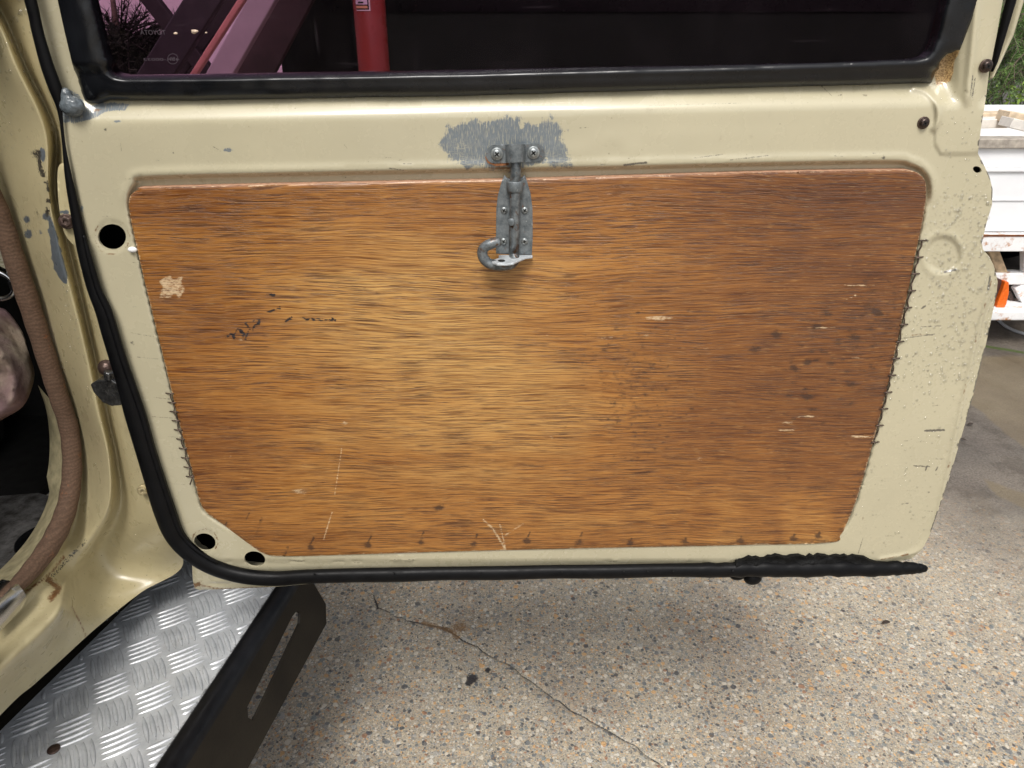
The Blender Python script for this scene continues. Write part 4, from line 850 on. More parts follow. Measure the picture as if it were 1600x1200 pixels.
# ------------------------------------------------------------------ side step
ZS = .45
def xin(y): return -.679 + (y - .655) * .268
def xout(y): return -.448 + (y - .60) * .178
ys = np.linspace(-.2, 1.12, 34); pm = MB(); vs = []
for y in ys:
    a, b = xin(y) - .0, xout(y); vs += [(a - .002, y, ZS - .05), (a, y, ZS), (a + .035, y, ZS + .0), (b, y, ZS)]
pm.add(vs, [(i * 4 + j, i * 4 + j + 1, (i + 1) * 4 + j + 1, (i + 1) * 4 + j) for i in range(len(ys) - 1) for j in range(3)], False)
nbase_ = len(pm.v)
dA = Vector((.53, -.85, 0)).normalized(); dB = Vector((-dA.y, dA.x, 0)); P0 = Vector((-.578, .803, 0)) + dB * .0; pit = .0498
def bar(c, d, n_, L, w):
    m = 9; vs = []; 
    for k in range(m):
        s = -1 + 2 * k / (m - 1); ww = w * (1 - s * s) ** .8 + .0002; hh = .0019 * (1 - s ** 4) + .0001
        p = c + d * (L * s)
        for q, hq in ((-1, 0), (-.42, .75), (0, 1), (.42, .75), (1, 0)): vs.append((p.x + n_.x * ww * q, p.y + n_.y * ww * q, ZS + .0001 + hh * hq))
    return vs, [(i * 5 + j, i * 5 + j + 1, (i + 1) * 5 + j + 1, (i + 1) * 5 + j) for i in range(m - 1) for j in range(4)]
c0 = Vector((-.550, .793, 0)) + dA * pit
for i in range(-14, 22):
    for j in range(-16, 16):
        c = c0 + dA * (pit * i) + dB * (pit * j)
        if not (-.25 < c.y < 1.15): continue
        d, n_ = (dA, dB) if (i + j) % 2 == 0 else (dB, dA)
        for k in range(5):
            cc = c + n_ * (.0092 * (k - 2)); L = .0238; lo, hi = -1, 1
            a = cc - d * L; b = cc + d * L
            ok = lambda p: xin(p.y) + .003 < p.x < xout(p.y) - .003 and p.y < 1.11
            while not ok(a) and (b - a).length > .012: a += d * .003
            while not ok(b) and (b - a).length > .012: b -= d * .003
            if ok(a) and ok(b): pm.add(*bar((a + b) / 2, d, n_, (b - a).length / 2, .0031))
al = M('bright_aluminium'); n = al.noise(35, 5, .65); hs_ = al.mr(al.noise(240, 4, .7), .58, .7)
ac = al.mix(al.mr(n, .3, .7), (.44, .46, .48), (.66, .68, .70)); ac = al.mix(al.ma('MULTIPLY', al.mr(al.noise(300, 3, .6), .66, .72), .8), ac, (.06, .05, .04)); ac = al.mix(al.ma('MULTIPLY', al.mr(al.noise(14, 5, .7), .58, .75), .35), ac, (.30, .25, .19))
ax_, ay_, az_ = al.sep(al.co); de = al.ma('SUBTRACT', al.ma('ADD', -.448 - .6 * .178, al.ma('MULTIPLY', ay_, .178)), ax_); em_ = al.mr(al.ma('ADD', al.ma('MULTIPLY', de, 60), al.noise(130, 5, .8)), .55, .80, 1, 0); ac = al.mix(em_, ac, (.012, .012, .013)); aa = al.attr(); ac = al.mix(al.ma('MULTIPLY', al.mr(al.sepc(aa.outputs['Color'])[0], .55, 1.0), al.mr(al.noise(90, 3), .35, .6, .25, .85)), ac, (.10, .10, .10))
al.pr(col=ac, metal=.30, rough=al.mr(al.noise(60, 4, .7), .3, .7, .28, .45), nor=al.bump(al.noise(420, 3, .6), .35, .0006))
# black edge: rounded rim, leaning side with a slot, and end
prof = [(0, .001, 0), (.004, .004, 0), (.014, .0045, 0), (.022, .002, 0), (.028, -.004, 0), (.031, -.012, 0)]
rim = MB(); ys2 = np.linspace(-.2, .965, 40); vs = []
for y in ys2:
    for a, z, _ in prof: vs.append((xout(y) - .002 + a, y, ZS + z))
k = len(prof); rim.add(vs, [(i * k + j, i * k + j + 1, (i + 1) * k + j + 1, (i + 1) * k + j) for i in range(len(ys2) - 1) for j in range(k - 1)])
RIM_ = lambda step: rim.build('step_rim', simple('satin_black_rim', (.006, .006, .007), .36, 0, .35, 60, .3, 300, spec=.25), step, fix=False)
sd_ = MB(); slot_y = (.735, .905); 
def side(y, s):  # s 0 top..1 bottom
    return Vector((xout(y) + .029 + .024 * s, y, ZS - .012 - .108 * s))
SL = [(.905, .34), (.912, .42), (.905, .5), (.90, .52)]
sls = [(.728, .50), (.736, .38), (.896, .22), (.912, .24), (.917, .34), (.905, .44), (.745, .62), (.733, .62)]
oy = [(-.2, 0), (.975, 0), (.985, .75), (.965, 1), (-.2, 1)]
sc_ = lambda pts: [(a * 1000, b * 120) for a, b in pts]
P, T = cdt(sc_(oy), [sc_(sls)], 20, None, 8)
fv = [side(p[0] / 1000, p[1] / 120) for p in P]; bv = [v + Vector((-.004, 0, 0)) for v in fv]
sd_.add(fv + bv, [tuple(t) for t in T] + [tuple(len(fv) + q for q in t[::-1]) for t in T], False)
ring = resample(sc_(sls), 4); 
rv_ = [side(a / 1000, b / 120) for a, b in ring]; nn = len(ring); sd_.add(rv_ + [v + Vector((-.004, 0, 0)) for v in rv_], [(i, (i + 1) % nn, (i + 1) % nn + nn, i + nn) for i in range(nn)], False)
bmx = M('dusty_black_steel'); bmc = bmx.mix(bmx.mr(bmx.noise(12, 4), .3, .7), (.011, .009, .007), (.022, .018, .013)); bmc = bmx.mix(bmx.ma('MULTIPLY', bmx.mr(bmx.noise(170, 3, .6), .66, .70), .8), bmc, (.006, .005, .005)); bmx.pr(col=bmc, rough=.5, spec=.15, nor=bmx.bump(bmx.noise(300, 3), .3, .0006))
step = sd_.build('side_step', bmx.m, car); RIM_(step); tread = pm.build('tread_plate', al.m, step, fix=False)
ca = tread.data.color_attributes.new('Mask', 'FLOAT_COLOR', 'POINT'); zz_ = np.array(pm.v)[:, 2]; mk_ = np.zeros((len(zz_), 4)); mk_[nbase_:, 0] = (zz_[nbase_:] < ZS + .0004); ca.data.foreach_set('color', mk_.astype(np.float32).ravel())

for y_ in (.80, -.15):
    br = MB(); br.box(-.62, -.44, y_, y_ + .04, .30, .44); br.build('step_bracket', BLACKPAINT, step)
sw = MB(); c = pZ(84, 1171, ZS + .0005); disc_mesh(sw, c, (0, 0, 1), [(.0078, 0), (.0078, .0012), (.006, .002), (.001, .002)]); so_ = sw.build('tread_screw', RUST, step)
print('step ok')

# ------------------------------------------------------------------ ground
CR = [(560, 915), (582, 930), (592, 948), (620, 962), (645, 970), (690, 978), (712, 992), (745, 1010), (768, 1024), (798, 1040), (828, 1062), (858, 1085), (882, 1102), (908, 1118), (930, 1130), (958, 1146), (985, 1160), (1010, 1180), (1040, 1202), (1080, 1235)]
RR2 = random.Random(8)
CRR = []
for i in range(len(CR) - 1):
    for t in (0, .33, .66): CRR.append((CR[i][0] + (CR[i + 1][0] - CR[i][0]) * t + RR2.uniform(-1.5, 1.5), CR[i][1] + (CR[i + 1][1] - CR[i][1]) * t + RR2.uniform(-1.5, 1.5)))
MOSS = [(1500, 541), (1540, 541), (1570, 546), (1600, 551), (1660, 560)]
gpts = []
for u, v in grid_extra(330, 1760, 470, 1330, 9): gpts.append((u, v))
for off in (-4, -2.2, -1, 0, 1, 2.2, 4): gpts += [(x + off * .5, y + off) for x, y in resample(CRR, 3, False)]
for off in (-4, -2, 0, 2, 4): gpts += [(x, y + off) for x, y in resample(MOSS, 4, False)]
gpts += grid_extra(670, 780, 960, 1070, 3) + grid_extra(1500, 1610, 560, 800, 5)
gp_ = np.array(gpts); gX, gY, _ = onZ(gp_[:, 0], gp_[:, 1], 0.0)
wpts = [(float(a), float(b)) for a, b in zip(gX, gY)]
for r in (3, 5, 8, 14, 25, 50, 100, 200):
    for q in range(24): wpts.append((r * math.cos(q * math.pi / 12), 1 + r * math.sin(q * math.pi / 12)))
for a in (-400, -200, 200, 400):
    for b in (-400, -200, 200, 400): wpts.append((a, b))
vo, eo, fo, *_ = delaunay_2d_cdt([Vector(p) for p in wpts], [], [], 0, 1e-5)
GP = np.array([(v.x, v.y) for v in vo])
gu, gv = to_px(GP[:, 0], np.maximum(GP[:, 1], .3), 0 * GP[:, 0]); vis = (GP[:, 1] > .5)
gz = -.003 * np.exp(-(dline(gu, gv, CRR) / 1.6) ** 2) * vis + .0012 * (vnoise(GP[:, 0], GP[:, 1], .05, 77) - .5)
gz = np.where(np.hypot(GP[:, 0], GP[:, 1]) > 6, 0, gz)
me = bpy.data.meshes.new('ground'); me.from_pydata([(a, b, c) for (a, b), c in zip(GP.tolist(), gz.tolist())], [], [tuple(f) for f in fo])
k = np.zeros((len(GP), 4)); vis = vis.astype(float)
k[:, 2] = .85 * np.exp(-(dline(gu, gv, CRR) / 1.5) ** 2) * (.55 + .45 * vnoise(gu, gv, 25, 91)) * vis
for (x, y, r) in ((738, 1060, 11), (762, 1047, 6), (732, 1068, 7)): k[:, 2] = np.maximum(k[:, 2], .95 * np.exp(-((gu - x) / r) ** 2 - ((gv - y) / (r * .8)) ** 2) * vis)
k[:, 0] = vis * np.maximum(.74 * np.exp(-(dline(gu, gv, [(662, 973), (705, 986), (714, 996)]) / 6) ** 2), .68 * np.exp(-((gu - 718) / 22) ** 2 - ((gv - 980) / 15) ** 2))
k[:, 1] = vis * .95 * np.exp(-(dline(gu, gv, MOSS) / 2.2) ** 2)
TAN1 = [(1440, 560), (1500, 622), (1530, 641), (1560, 668), (1600, 700), (1800, 800), (1800, 560), (1560, 556)]; TAN2 = [(1537, 748), (1560, 756), (1600, 770), (1800, 840), (1800, 900), (1600, 796), (1560, 775), (1545, 762)]
sdt = np.minimum(sdist(gu, gv, TAN1), sdist(gu, gv, TAN2)); k[:, 3] = vis * sm(-sdt, -5, 5)
ca = me.color_attributes.new('Mask', 'FLOAT_COLOR', 'POINT'); ca.data.foreach_set('color', k.astype(np.float32).ravel())
m = M('exposed_aggregate'); a = m.attr(); r, g_, b = m.sepc(a.outputs['Color'])[:3]; al_ = a.outputs['Alpha']
x, y, z = m.sep(m.co)
wv = m.vadd(m.co, m.vscale(m.noise(60, 2, .5, col=True), .006))
STONE = [(0, (.05, .055, .065)), (.10, (.12, .135, .145)), (.22, (.22, .21, .19)), (.34, (.34, .33, .30)), (.48, (.46, .38, .27)), (.60, (.56, .33, .14)), (.69, (.30, .15, .08)), (.75, (.60, .54, .44)), (.87, (.17, .20, .20)), (.96, (.60, .57, .50))]
base = m.mix(m.mr(m.noise(9, 5, .65), .3, .7), (.37, .32, .24), (.53, .47, .365)); base = m.mix(m.mr(m.noise(420, 3, .7), .35, .65), m.mix(1, base, (.62, .60, .58), 'MULTIPLY'), base)
hgt = m.ma('MULTIPLY', m.noise(300, 3, .6), .25)
fade = m.mr(m.ma('ADD', y, m.ma('MULTIPLY', x, .25)), 1.45, 2.3, 1.0, .25)
for sc_, lo, hi, dens in ((340, .30, .52, .70), (165, .28, .50, .60), (90, .24, .46, .50), (52, .20, .38, .28)):
    v = m.vor(sc_, 'F1', wv); v.voronoi_dimensions = '2D'; cr_, cg, cb_ = m.sepc(v.outputs['Color'])[:3]
    thr = m.mr(cg, 0, 1, lo, hi); mask = m.ma('MULTIPLY', m.mr(m.ma('SUBTRACT', thr, v.outputs['Distance']), 0, .07), m.ma('LESS_THAN', cb_, dens))
    base = m.mix(m.ma('MULTIPLY', mask, m.ma('MULTIPLY', fade, .8)), base, m.ramp(cr_, STONE, 'CONSTANT'))
    hgt = m.ma('ADD', hgt, m.ma('MULTIPLY', mask, 40 / sc_ + .15))
# wet darker asphalt-like weathering further off
far = m.mr(m.ma('ADD', y, m.ma('ADD', m.ma('MULTIPLY', x, .35), m.ma('MULTIPLY', m.noise(2.2, 4, .6), .9))), 2.2, 2.9, 0, 1, True)
fc = m.mix(m.mr(m.noise(160, 3, .7), .35, .65), (.055, .048, .042), (.145, .128, .11)); fc = m.mix(m.mr(m.noise(7, 6, .75), .48, .60), fc, m.mix(1, fc, (.55, .52, .50), 'MULTIPLY')); fc = m.mix(m.mr(m.noise(3, 4), .4, .65), fc, m.mix(1, fc, (1.4, 1.35, 1.3), 'MULTIPLY'))
base = m.mix(m.ma('MULTIPLY', far, .9), base, fc)
base = m.mix(m.mr(m.ma('ADD', al_, m.ma('MULTIPLY', m.ma('SUBTRACT', m.noise(14, 6, .75), .5), 1.3)), .3, .8, 0, .7), base, m.mix(m.noise(150, 4, .7), (.10, .075, .045), (.25, .20, .12)))
base = m.mix(m.mr(m.noise(2.6, 5, .65), .46, .62, 0, .55), base, m.mix(1, base, (.68, .65, .66), 'MULTIPLY'))
n_ = m.ma('SUBTRACT', m.noise(200, 4, .7), .5)
base = m.mix(m.mr(m.ma('ADD', b, m.ma('MULTIPLY', n_, .9)), .38, .62), base, (.035, .032, .032))
base = m.mix(m.ma('MULTIPLY', m.mr(m.ma('ADD', r, m.ma('MULTIPLY', n_, 1.2)), .40, .66), .85), base, (.20, .11, .045))
base = m.mix(m.mr(m.ma('ADD', g_, m.ma('MULTIPLY', n_, 1.2)), .40, .62), base, (.07, .095, .03))
hgt = m.ma('SUBTRACT', hgt, m.ma('MULTIPLY', b, 1.2))
m.pr(col=base, rough=m.mr(m.noise(5, 3), .3, .7, .35, .7), nor=m.bump(hgt, .55, .0022))
gr_ = link('ground', me, m.m); gr_['kind'] = 'structure'
print('ground ok', len(GP))

# ------------------------------------------------------------------ raindrops
DR = M('rainwater'); DR.t.nodes.remove(DR.p); dt = DR.t.nodes.new('ShaderNodeBsdfTransparent'); dt.inputs[0].default_value = (.90, .90, .89, 1); dg_ = DR.t.nodes.new('ShaderNodeBsdfGlossy'); dg_.inputs['Roughness'].default_value = .03
df_ = DR.t.nodes.new('ShaderNodeFresnel'); df_.inputs[0].default_value = 1.75; dm_ = DR.t.nodes.new('ShaderNodeMixShader'); gg_ = DR.t.nodes.new('ShaderNodeNewGeometry'); DR.t.links.new(DR.ma('MULTIPLY', df_.outputs[0], DR.ma('SUBTRACT', 1.0, gg_.outputs['Backfacing'])), dm_.inputs[0]); DR.t.links.new(dt.outputs[0], dm_.inputs[1]); DR.t.links.new(dg_.outputs[0], dm_.inputs[2]); DR.t.links.new(dm_.outputs[0], DR.out.inputs[0])
def drops(name, places, label):
    mb = MB()
    for (p, r) in places:
        n = 9; vs = []; el_ = random.uniform(.75, 1.1); ang = random.uniform(-.4, .4)
        for q, hh in ((1, 0), (.82, .24), (.45, .38)):
            for j in range(n):
                a = 2 * math.pi * j / n; dx = math.cos(a) * r * q * el_; dz = math.sin(a) * r * q * 1.1
                vs.append(p + Vector((dx * math.cos(ang) - dz * math.sin(ang), -hh * r, dx * math.sin(ang) + dz * math.cos(ang) - .12 * r)))
        vs.append(p + Vector((0, -.43 * r, -.1 * r)))
        mb.add(vs, [(i * n + j, i * n + (j + 1) % n, (i + 1) * n + (j + 1) % n, (i + 1) * n + j) for i in range(2) for j in range(n)] + [(2 * n + j, 2 * n + (j + 1) % n, 3 * n) for j in range(n)])
    o = mb.build(name, DR.m, None, fix=False); tag(o, label, 'raindrops', kind='stuff'); return o
pl_ = []; RD_ = random.Random(9)
def try_door(u, v, rp):
    if not inpoly(np.array([u]), np.array([v]), DOOR_OUT)[0] or inpoly(np.array([u]), np.array([v]), RECESS)[0]: return
    h = float(door_h(np.array([float(u)]), np.array([float(v)]))[0]); p = pY(u, v, D - h - .0001); pl_.append((p, rp * .00064))
for _ in range(1300):
    v = RD_.uniform(300, 600) if RD_.random() < .85 else RD_.uniform(600, 870); u = np.interp(v, [300, 600, 870], [1452, 1375, 1320]) + RD_.random() ** .7 * (np.interp(v, [300, 440, 600, 870], [95, 150, 145, 110]))
    if v < 330 and RD_.random() < .5: continue
    try_door(u, v, RD_.choice([.8, .9, 1, 1.2, 1.4, 1.8, 2.4, 3.2]) * (1 if v < 600 else .8))
for _ in range(40): try_door(RD_.uniform(1465, 1530), RD_.uniform(150, 300), RD_.uniform(.8, 2))
drops('raindrops', pl_, 'scattered raindrops on the right-hand painted edge of the open door')
pl2 = []
Gf = GF.reshape(-1, 3)
for (cu, cv, su, sv, n, rm) in ((115, 500, 12, 40, 90, 1.6), (28, 60, 16, 60, 36, 2.6), (8, 200, 9, 30, 16, 2.2), (30, 40, 10, 40, 12, 4), (165, 660, 14, 50, 26, 1.7), (104, 450, 5, 15, 12, 1.6), (150, 960, 22, 22, 18, 2.6), (60, 1040, 26, 22, 18, 2.6), (185, 860, 26, 26, 10, 2.2)):
    for _ in range(n):
        u = RD_.gauss(cu, su); v = RD_.gauss(cv, sv); q = np.argmin((Gf[:, 0] - u) ** 2 + (Gf[:, 1] - v) ** 2)
        if (Gf[q, 0] - u) ** 2 + (Gf[q, 1] - v) ** 2 > 60: continue
        t = Gf[q, 2]; p = Vector([float(c) for c in at(u, v, t - .0012)]); pl2.append((p, RD_.uniform(.5, 1) * rm * .0008))
drops('raindrops', pl2, 'beaded raindrops on the cream door pillar and sill at the left')

# ------------------------------------------------------------------ trailer behind on the right
tw = M('chalky_white_paint'); tcx = tw.mix(tw.mr(tw.noise(12, 4), .3, .7), (.70, .70, .70), (.84, .84, .84)); tcx = tw.mix(tw.mr(tw.noise(22, 6, .75), .54, .66), tcx, (.45, .20, .08)); tw.pr(col=tcx, rough=.35)
tw2 = M('white_panel_paint'); tw2.pr(col=tw2.mix(tw2.mr(tw2.noise(6, 4), .3, .7), (.74, .75, .77), (.86, .87, .88)), rough=.3)
tr_ = empty('trailer', 'white box trailer with rust-edged rails standing behind the right edge of the door', 'trailer', (2.3, 3.3, 0))
YT = 2.95
z = lambda v, Y_=YT: pY(1560, v, Y_).z
zt, zr, zm, zb, zf = z(222), z(258), z(335), z(362), z(390)
xl = pY(1400, 300, YT).x; xr = xl + 2.4
fr_ = lambda dy: dy
p_ = MB(); p_.box(xl, xr, YT, YT + .03, zb, z(231)); p_.build('side_panel', tw2.m, tr_, bevel=.004)
p_ = MB()
for (a, b, d) in ((z(262), z(257), .006), (z(268), z(262), .010), (z(314), z(310), .005)): p_.box(xl + .004, xr - .004, YT - d, YT + .001, a, b)
p_.build('panel_rib', tw2.m, tr_, bevel=.003)
p_ = MB(); p_.box(xl - .01, xr + .01, YT - .018, YT + .06, z(231), z(216)); p_.build('top_rail', simple('weathered_grey_rail', (.36, .32, .27), .6, 0, .35, 30), tr_, bevel=.004)
p_ = MB(); p_.box(xl - .01, xr + .01, YT - .030, YT + .05, zf, zb - .004); p_.build('rusty_rail', tw.m, tr_, bevel=.004)
p_ = MB(); p_.box(xl - .01, xr + .01, YT - .032, YT - .028, zb - .012, zb - .004); p_.build('rust_line', simple('dark_rust_line', (.16, .055, .02), .8, 0, .5, 60), tr_)
YF = YT + 1.25
p_ = MB(); p_.box(xl, xr, YF, YF + .03, zb, z(222)); p_.build('side_panel', tw2.m, tr_, bevel=.004)
p_ = MB(); p_.box(xl, xl + .03, YT + .03, YF, zb, z(222)); p_.build('end_panel', tw2.m, tr_, bevel=.004)
p_ = MB(); p_.box(xr - .03, xr, YT + .03, YF, zb, z(222)); p_.build('end_panel', tw2.m, tr_, bevel=.004)
p_ = MB(); p_.box(xl + .03, xr - .03, YT + .03, YF, zb + .02, zb + .04); p_.build('load_floor', simple('worn_boards', (.42, .36, .28), .7, 0, .3, 20), tr_)
# underframe: cross rail, props, foot
p_ = MB(); zc1, zc0 = pY(1570, 425, YT + .05).z, pY(1570, 443, YT + .05).z
p_.box(xl, xr, YT + .03, YT + .09, zc0, zc1); p_.build('under_rail', tw.m, tr_, bevel=.006)
def strut(a, b, w, name, mat): q = MB(); a, b = Vector(a), Vector(b); d = (b - a) / 2; s = d.cross(Vector((0, 1, 0))).normalized() * w; q.obox((a + b) / 2, d, s, Vector((0, w * .8, 0))); return q.build(name, mat, tr_, bevel=.004)
strut(pY(1548, 385, YT + .06), pY(1566, 432, YT + .06), .020, 'diagonal_brace', simple('tan_rusty_brace', (.46, .34, .21), .7, 0, .4, 40))
strut(pY(1590, 445, YT + .05), pY(1618, 500, YT + .05), .022, 'diagonal_brace', tw.m)
strut(pY(1575, 455, YT + .07), pY(1589, 488, YT + .07), .010, 'diagonal_brace', RUST)
strut(pY(1604, 385, YT + .05), pY(1604, 428, YT + .05), .02, 'rear_post', tw.m)
p_ = MB(); zf1 = pY(1570, 478, YT).z; p_.box(pY(1530, 490, YT).x, pY(1640, 490, YT).x, YT - .06, YT + .10, zf1 - .045, zf1); p_.build('foot_rail', tw.m, tr_, bevel=.008)
strut(pY(1545, 443, YT + .07), pY(1545, 495, YT + .07), .016, 'rear_post', tw.m)
strut((pY(1545, 490, YT).x, YT + .05, zf1 - .02), (pY(1545, 490, YT).x, YT + .05, 0), .02, 'support_leg', RUST)
strut((xr - .1, YT + .06, zc0), (xr - .1, YT + .06, 0), .02, 'support_leg', RUST)
# wheel, out to the right
wx = xl + 1.35; wz = .31
wh = MB(); disc_mesh(wh, (wx, YT - .10, wz), (0, 1, 0), [(.20, 0), (.28, .0), (.305, .02), (.31, .05), (.31, .13), (.305, .16), (.28, .18), (.20, .18)], 40); whl = wh.build('wheel', RUBBER, tr_)
wh = MB(); disc_mesh(wh, (wx, YT - .085, wz), (0, 1, 0), [(.05, -.01), (.06, 0), (.15, .02), (.17, -.005), (.19, -.005), (.20, .02), (.20, .14)], 32); wh.build('wheel_rim', tw2.m, whl)
p_ = MB(); vs = []
for a in np.linspace(0, math.pi, 13):
    for rr in (.36, .375):
        for yy in (YT - .12, YT + .09): vs.append((wx - math.cos(a) * rr, yy, wz + math.sin(a) * rr * .95))
fs_ = []
for i in range(12):
    o_ = i * 4; fs_ += [(o_, o_ + 1, o_ + 5, o_ + 4), (o_ + 2, o_ + 3, o_ + 7, o_ + 6), (o_, o_ + 2, o_ + 6, o_ + 4), (o_ + 1, o_ + 3, o_ + 7, o_ + 5)]
p_.add(vs, fs_); p_.build('mudguard', tw2.m, tr_)
ax_ = MB(); ax_.cyl((wx, YT, wz), (wx, YF, wz), .025); ax_.build('axle', RUST, tr_)
wh = MB(); disc_mesh(wh, (wx, YF - .05, wz), (0, 1, 0), [(.20, 0), (.28, .0), (.305, .02), (.31, .05), (.31, .13), (.305, .16), (.28, .18), (.20, .18)], 40); wh.build('wheel', RUBBER, tr_)
# orange lamp
lm_ = MB(); L_ = [(1571, 440), (1577, 441), (1577, 458), (1573, 475), (1567, 487), (1560, 488), (1556, 486), (1560, 470), (1566, 455)]; n = len(L_)
lv = [pY(u, v, YT - .02) for u, v in L_]; lm_.add(lv + [p + Vector((0, .03, 0)) for p in lv], [tuple(range(n)), tuple(range(2 * n - 1, n - 1, -1))] + [(i, i + n, (i + 1) % n + n, (i + 1) % n) for i in range(n)], False)
lmp = lm_.build('orange_lens', simple('orange_plastic', (.72, .13, .012), .25, 0, .1), tr_, bevel=.004)
lb = MB(); lv = [p + Vector((-.022, .02, .004)) for p in lv]; lb.add(lv + [p + Vector((0, .03, 0)) for p in lv], [tuple(range(n)), tuple(range(2 * n - 1, n - 1, -1))] + [(i, i + n, (i + 1) % n + n, (i + 1) % n) for i in range(n)], False); lb.build('lens_backing', simple('dark_brown_backing', (.06, .025, .02), .6), lmp)
# timber lying in the trailer
TIM = [simple('pale_timber', (.60, .48, .34), .75, 0, .3, 25), simple('white_painted_timber', (.72, .68, .62), .6, 0, .15, 25), simple('brown_timber', (.62, .48, .38), .8, 0, .4, 25)]
for i, (a, b, dy, w, mt, lab) in enumerate((((1480, 184), (1569, 183), .75, .024, 0, 'long pale timber laid along the far side of the trailer'), ((1480, 192), (1567, 191), .62, .020, 1, 'white painted board just under the long pale timber in the trailer'),
      ((1566, 181), (1720, 206), .55, .024, 0, 'thick timber slanting across the trailer, its end by the others'), ((1571, 190), (1700, 222), .42, .020, 1, 'white board slanting below the thick timber'))):
    A, B = pY(*a, YT + dy), pY(*b, YT + dy); q = MB(); d = (B - A) / 2; s = d.cross(Vector((0, 1, 0))).normalized() * w; q.obox((A + B) / 2, d, s, Vector((0, .045, 0)))
    o = q.build('timber', TIM[mt], None, bevel=.003); tag(o, lab, 'timber', 'timber in the trailer'); setloc(o, ((A + B) / 2) - Vector((0, 0, w)))
hs2 = MB(); hose = smooth([(1520, 470), (1548, 488), (1562, 502), (1575, 512), (1595, 520), (1620, 524), (1700, 520)], False, 5)
hs2.tube([pZ(u, v, .007) for u, v in hose], .007, 10); ho = hs2.build('garden_hose', simple('pale_grey_hose', (.50, .52, .54), .35), None); tag(ho, 'thin pale grey hose lying on the concrete under the trailer', 'hose')
# leaves
LM = simple('dead_leaf', (.045, .03, .022), .6, 0, .4, 80)
for i, (u, v, s, ang, lab) in enumerate(((1516, 664, .014, .3, 'dark curled leaf on the concrete beside the door edge'), (1505, 688, .010, -.5, 'small dark leaf just below the curled leaf by the door edge'), (1384, 974, .012, .2, 'dark leaf on the gravel concrete below the torn rubber end'), (1478, 735, .006, 0, 'tiny dark crumb on the concrete beside the lower door edge'))):
    q = MB(); c = pZ(u, v, .004); vs = []
    for k in range(7):
        t = -1 + k / 3; wd = (1 - t * t) ** .7 * .38
        for e, hz in ((-1, .25), (0, 0), (1, .35)): vs.append(c + Vector((s * (t * math.cos(ang) - e * wd * math.sin(ang)), s * (t * math.sin(ang) + e * wd * math.cos(ang)), s * hz * (1 - t * t) + .002)))
    q.add(vs, [(k * 3 + j, k * 3 + j + 1, k * 3 + j + 4, k * 3 + j + 3) for k in range(6) for j in range(2)]); o = q.build('leaf', LM, None, fix=False); tag(o, lab, 'leaf', 'leaves on the concrete'); setloc(o, c); md = o.modifiers.new('s', 'SOLIDIFY'); md.thickness = .0006

# ------------------------------------------------------------------ conifer, shrub, wall
def needles_mat(name, a, b):
    q = M(name); q.pr(col=q.mix(q.mr(q.noise(9, 4), .35, .65), a, b), rough=.6); return q.m
NG = needles_mat('conifer_needles', (.045, .10, .025), (.16, .27, .06)); BARK = simple('bark', (.10, .075, .055), .9, 0, .3, 40, .8, 60, .01)
tree = empty('conifer_tree', 'green conifer with drooping needled branches behind the trailer at the upper right', 'tree', (4.0, 5.6, 0))
tk = MB(); tk.tube([(4.0, 5.6, -.02), (3.98, 5.6, 1.2), (4.02, 5.58, 2.6), (4.0, 5.6, 3.8)], [.13, .10, .06, .02], 14); tk.build('trunk', BARK, tree)
def conifer(tips, base, rnd, n_bough, mat, parent, nl=.05, name='crown'):
    fol = MB(); wood = MB()
    for (s, e) in tips:
        s, e = Vector(s), Vector(e); mid = (s + e) / 2 + Vector((0, 0, .15)); path = [s * (1 - t) ** 2 + mid * 2 * t * (1 - t) + e * t * t for t in np.linspace(0, 1, 10)]
        wood.tube(path, [.018 * (1 - i / 10) + .002 for i in range(10)], 6)
        for i in range(2, 10):
            for sd in (-1, 1, -1, 1, 0):
                d = (path[i] - path[i - 1]).normalized(); side_ = d.cross(Vector((0, 0, 1))).normalized()
                tw_ = (d * rnd.uniform(.5, 1) + side_ * sd * rnd.uniform(.5, 1) + Vector((0, 0, -rnd.uniform(.1, .6)))).normalized(); L = rnd.uniform(.10, .26); o0 = path[i] + d * rnd.uniform(-.03, .03)
                end = o0 + tw_ * L + Vector((0, 0, -.04)); wood.tube([o0, end], [.003, .0012], 4)
                for q in range(48):
                    t = rnd.random(); p = o0.lerp(end, t); nd = (tw_ * .7 + Vector((rnd.uniform(-1, 1), rnd.uniform(-1, 1), rnd.uniform(-.8, .9)))).normalized() * nl * rnd.uniform(.6, 1.1)
                    w_ = nd.cross(Vector((rnd.uniform(-1, 1), rnd.uniform(-1, 1), rnd.uniform(-1, 1)))).normalized() * .0016
                    fol.add([p - w_, p + w_, p + nd], [(0, 1, 2)], False)
    fol.build(name, mat, parent, fix=False); wood.build('branches', BARK, parent)
rd = random.Random(21); tips = []
for zc in np.arange(.95, 3.7, .13):
    nb_ = 5
    for q in range(nb_):
        a = rd.uniform(0, 2 * math.pi); L = (1.35 - .28 * (zc - .9)) * rd.uniform(.8, 1.1); s = Vector((4.0, 5.6, zc + .25)); tips.append((s, s + Vector((math.cos(a) * L, math.sin(a) * L, -rd.uniform(.15, .5)))))
for (u, v, Y_) in ((1548, 55, 4.9), (1556, 20, 4.9), (1580, 40, 4.7), (1552, 90, 5.0), (1575, 130, 4.8), (1562, 150, 4.9), (1585, 100, 4.7), (1600, 60, 4.8), (1545, 110, 5.1), (1590, 10, 4.8), (1568, 0, 4.9), (1548, 130, 4.9)):
    e = pY(u, v, Y_); tips.append((Vector((4.0, 5.6, max(1.0, e.z + .35))), e))
conifer(tips, None, rd, 0, NG, tree)
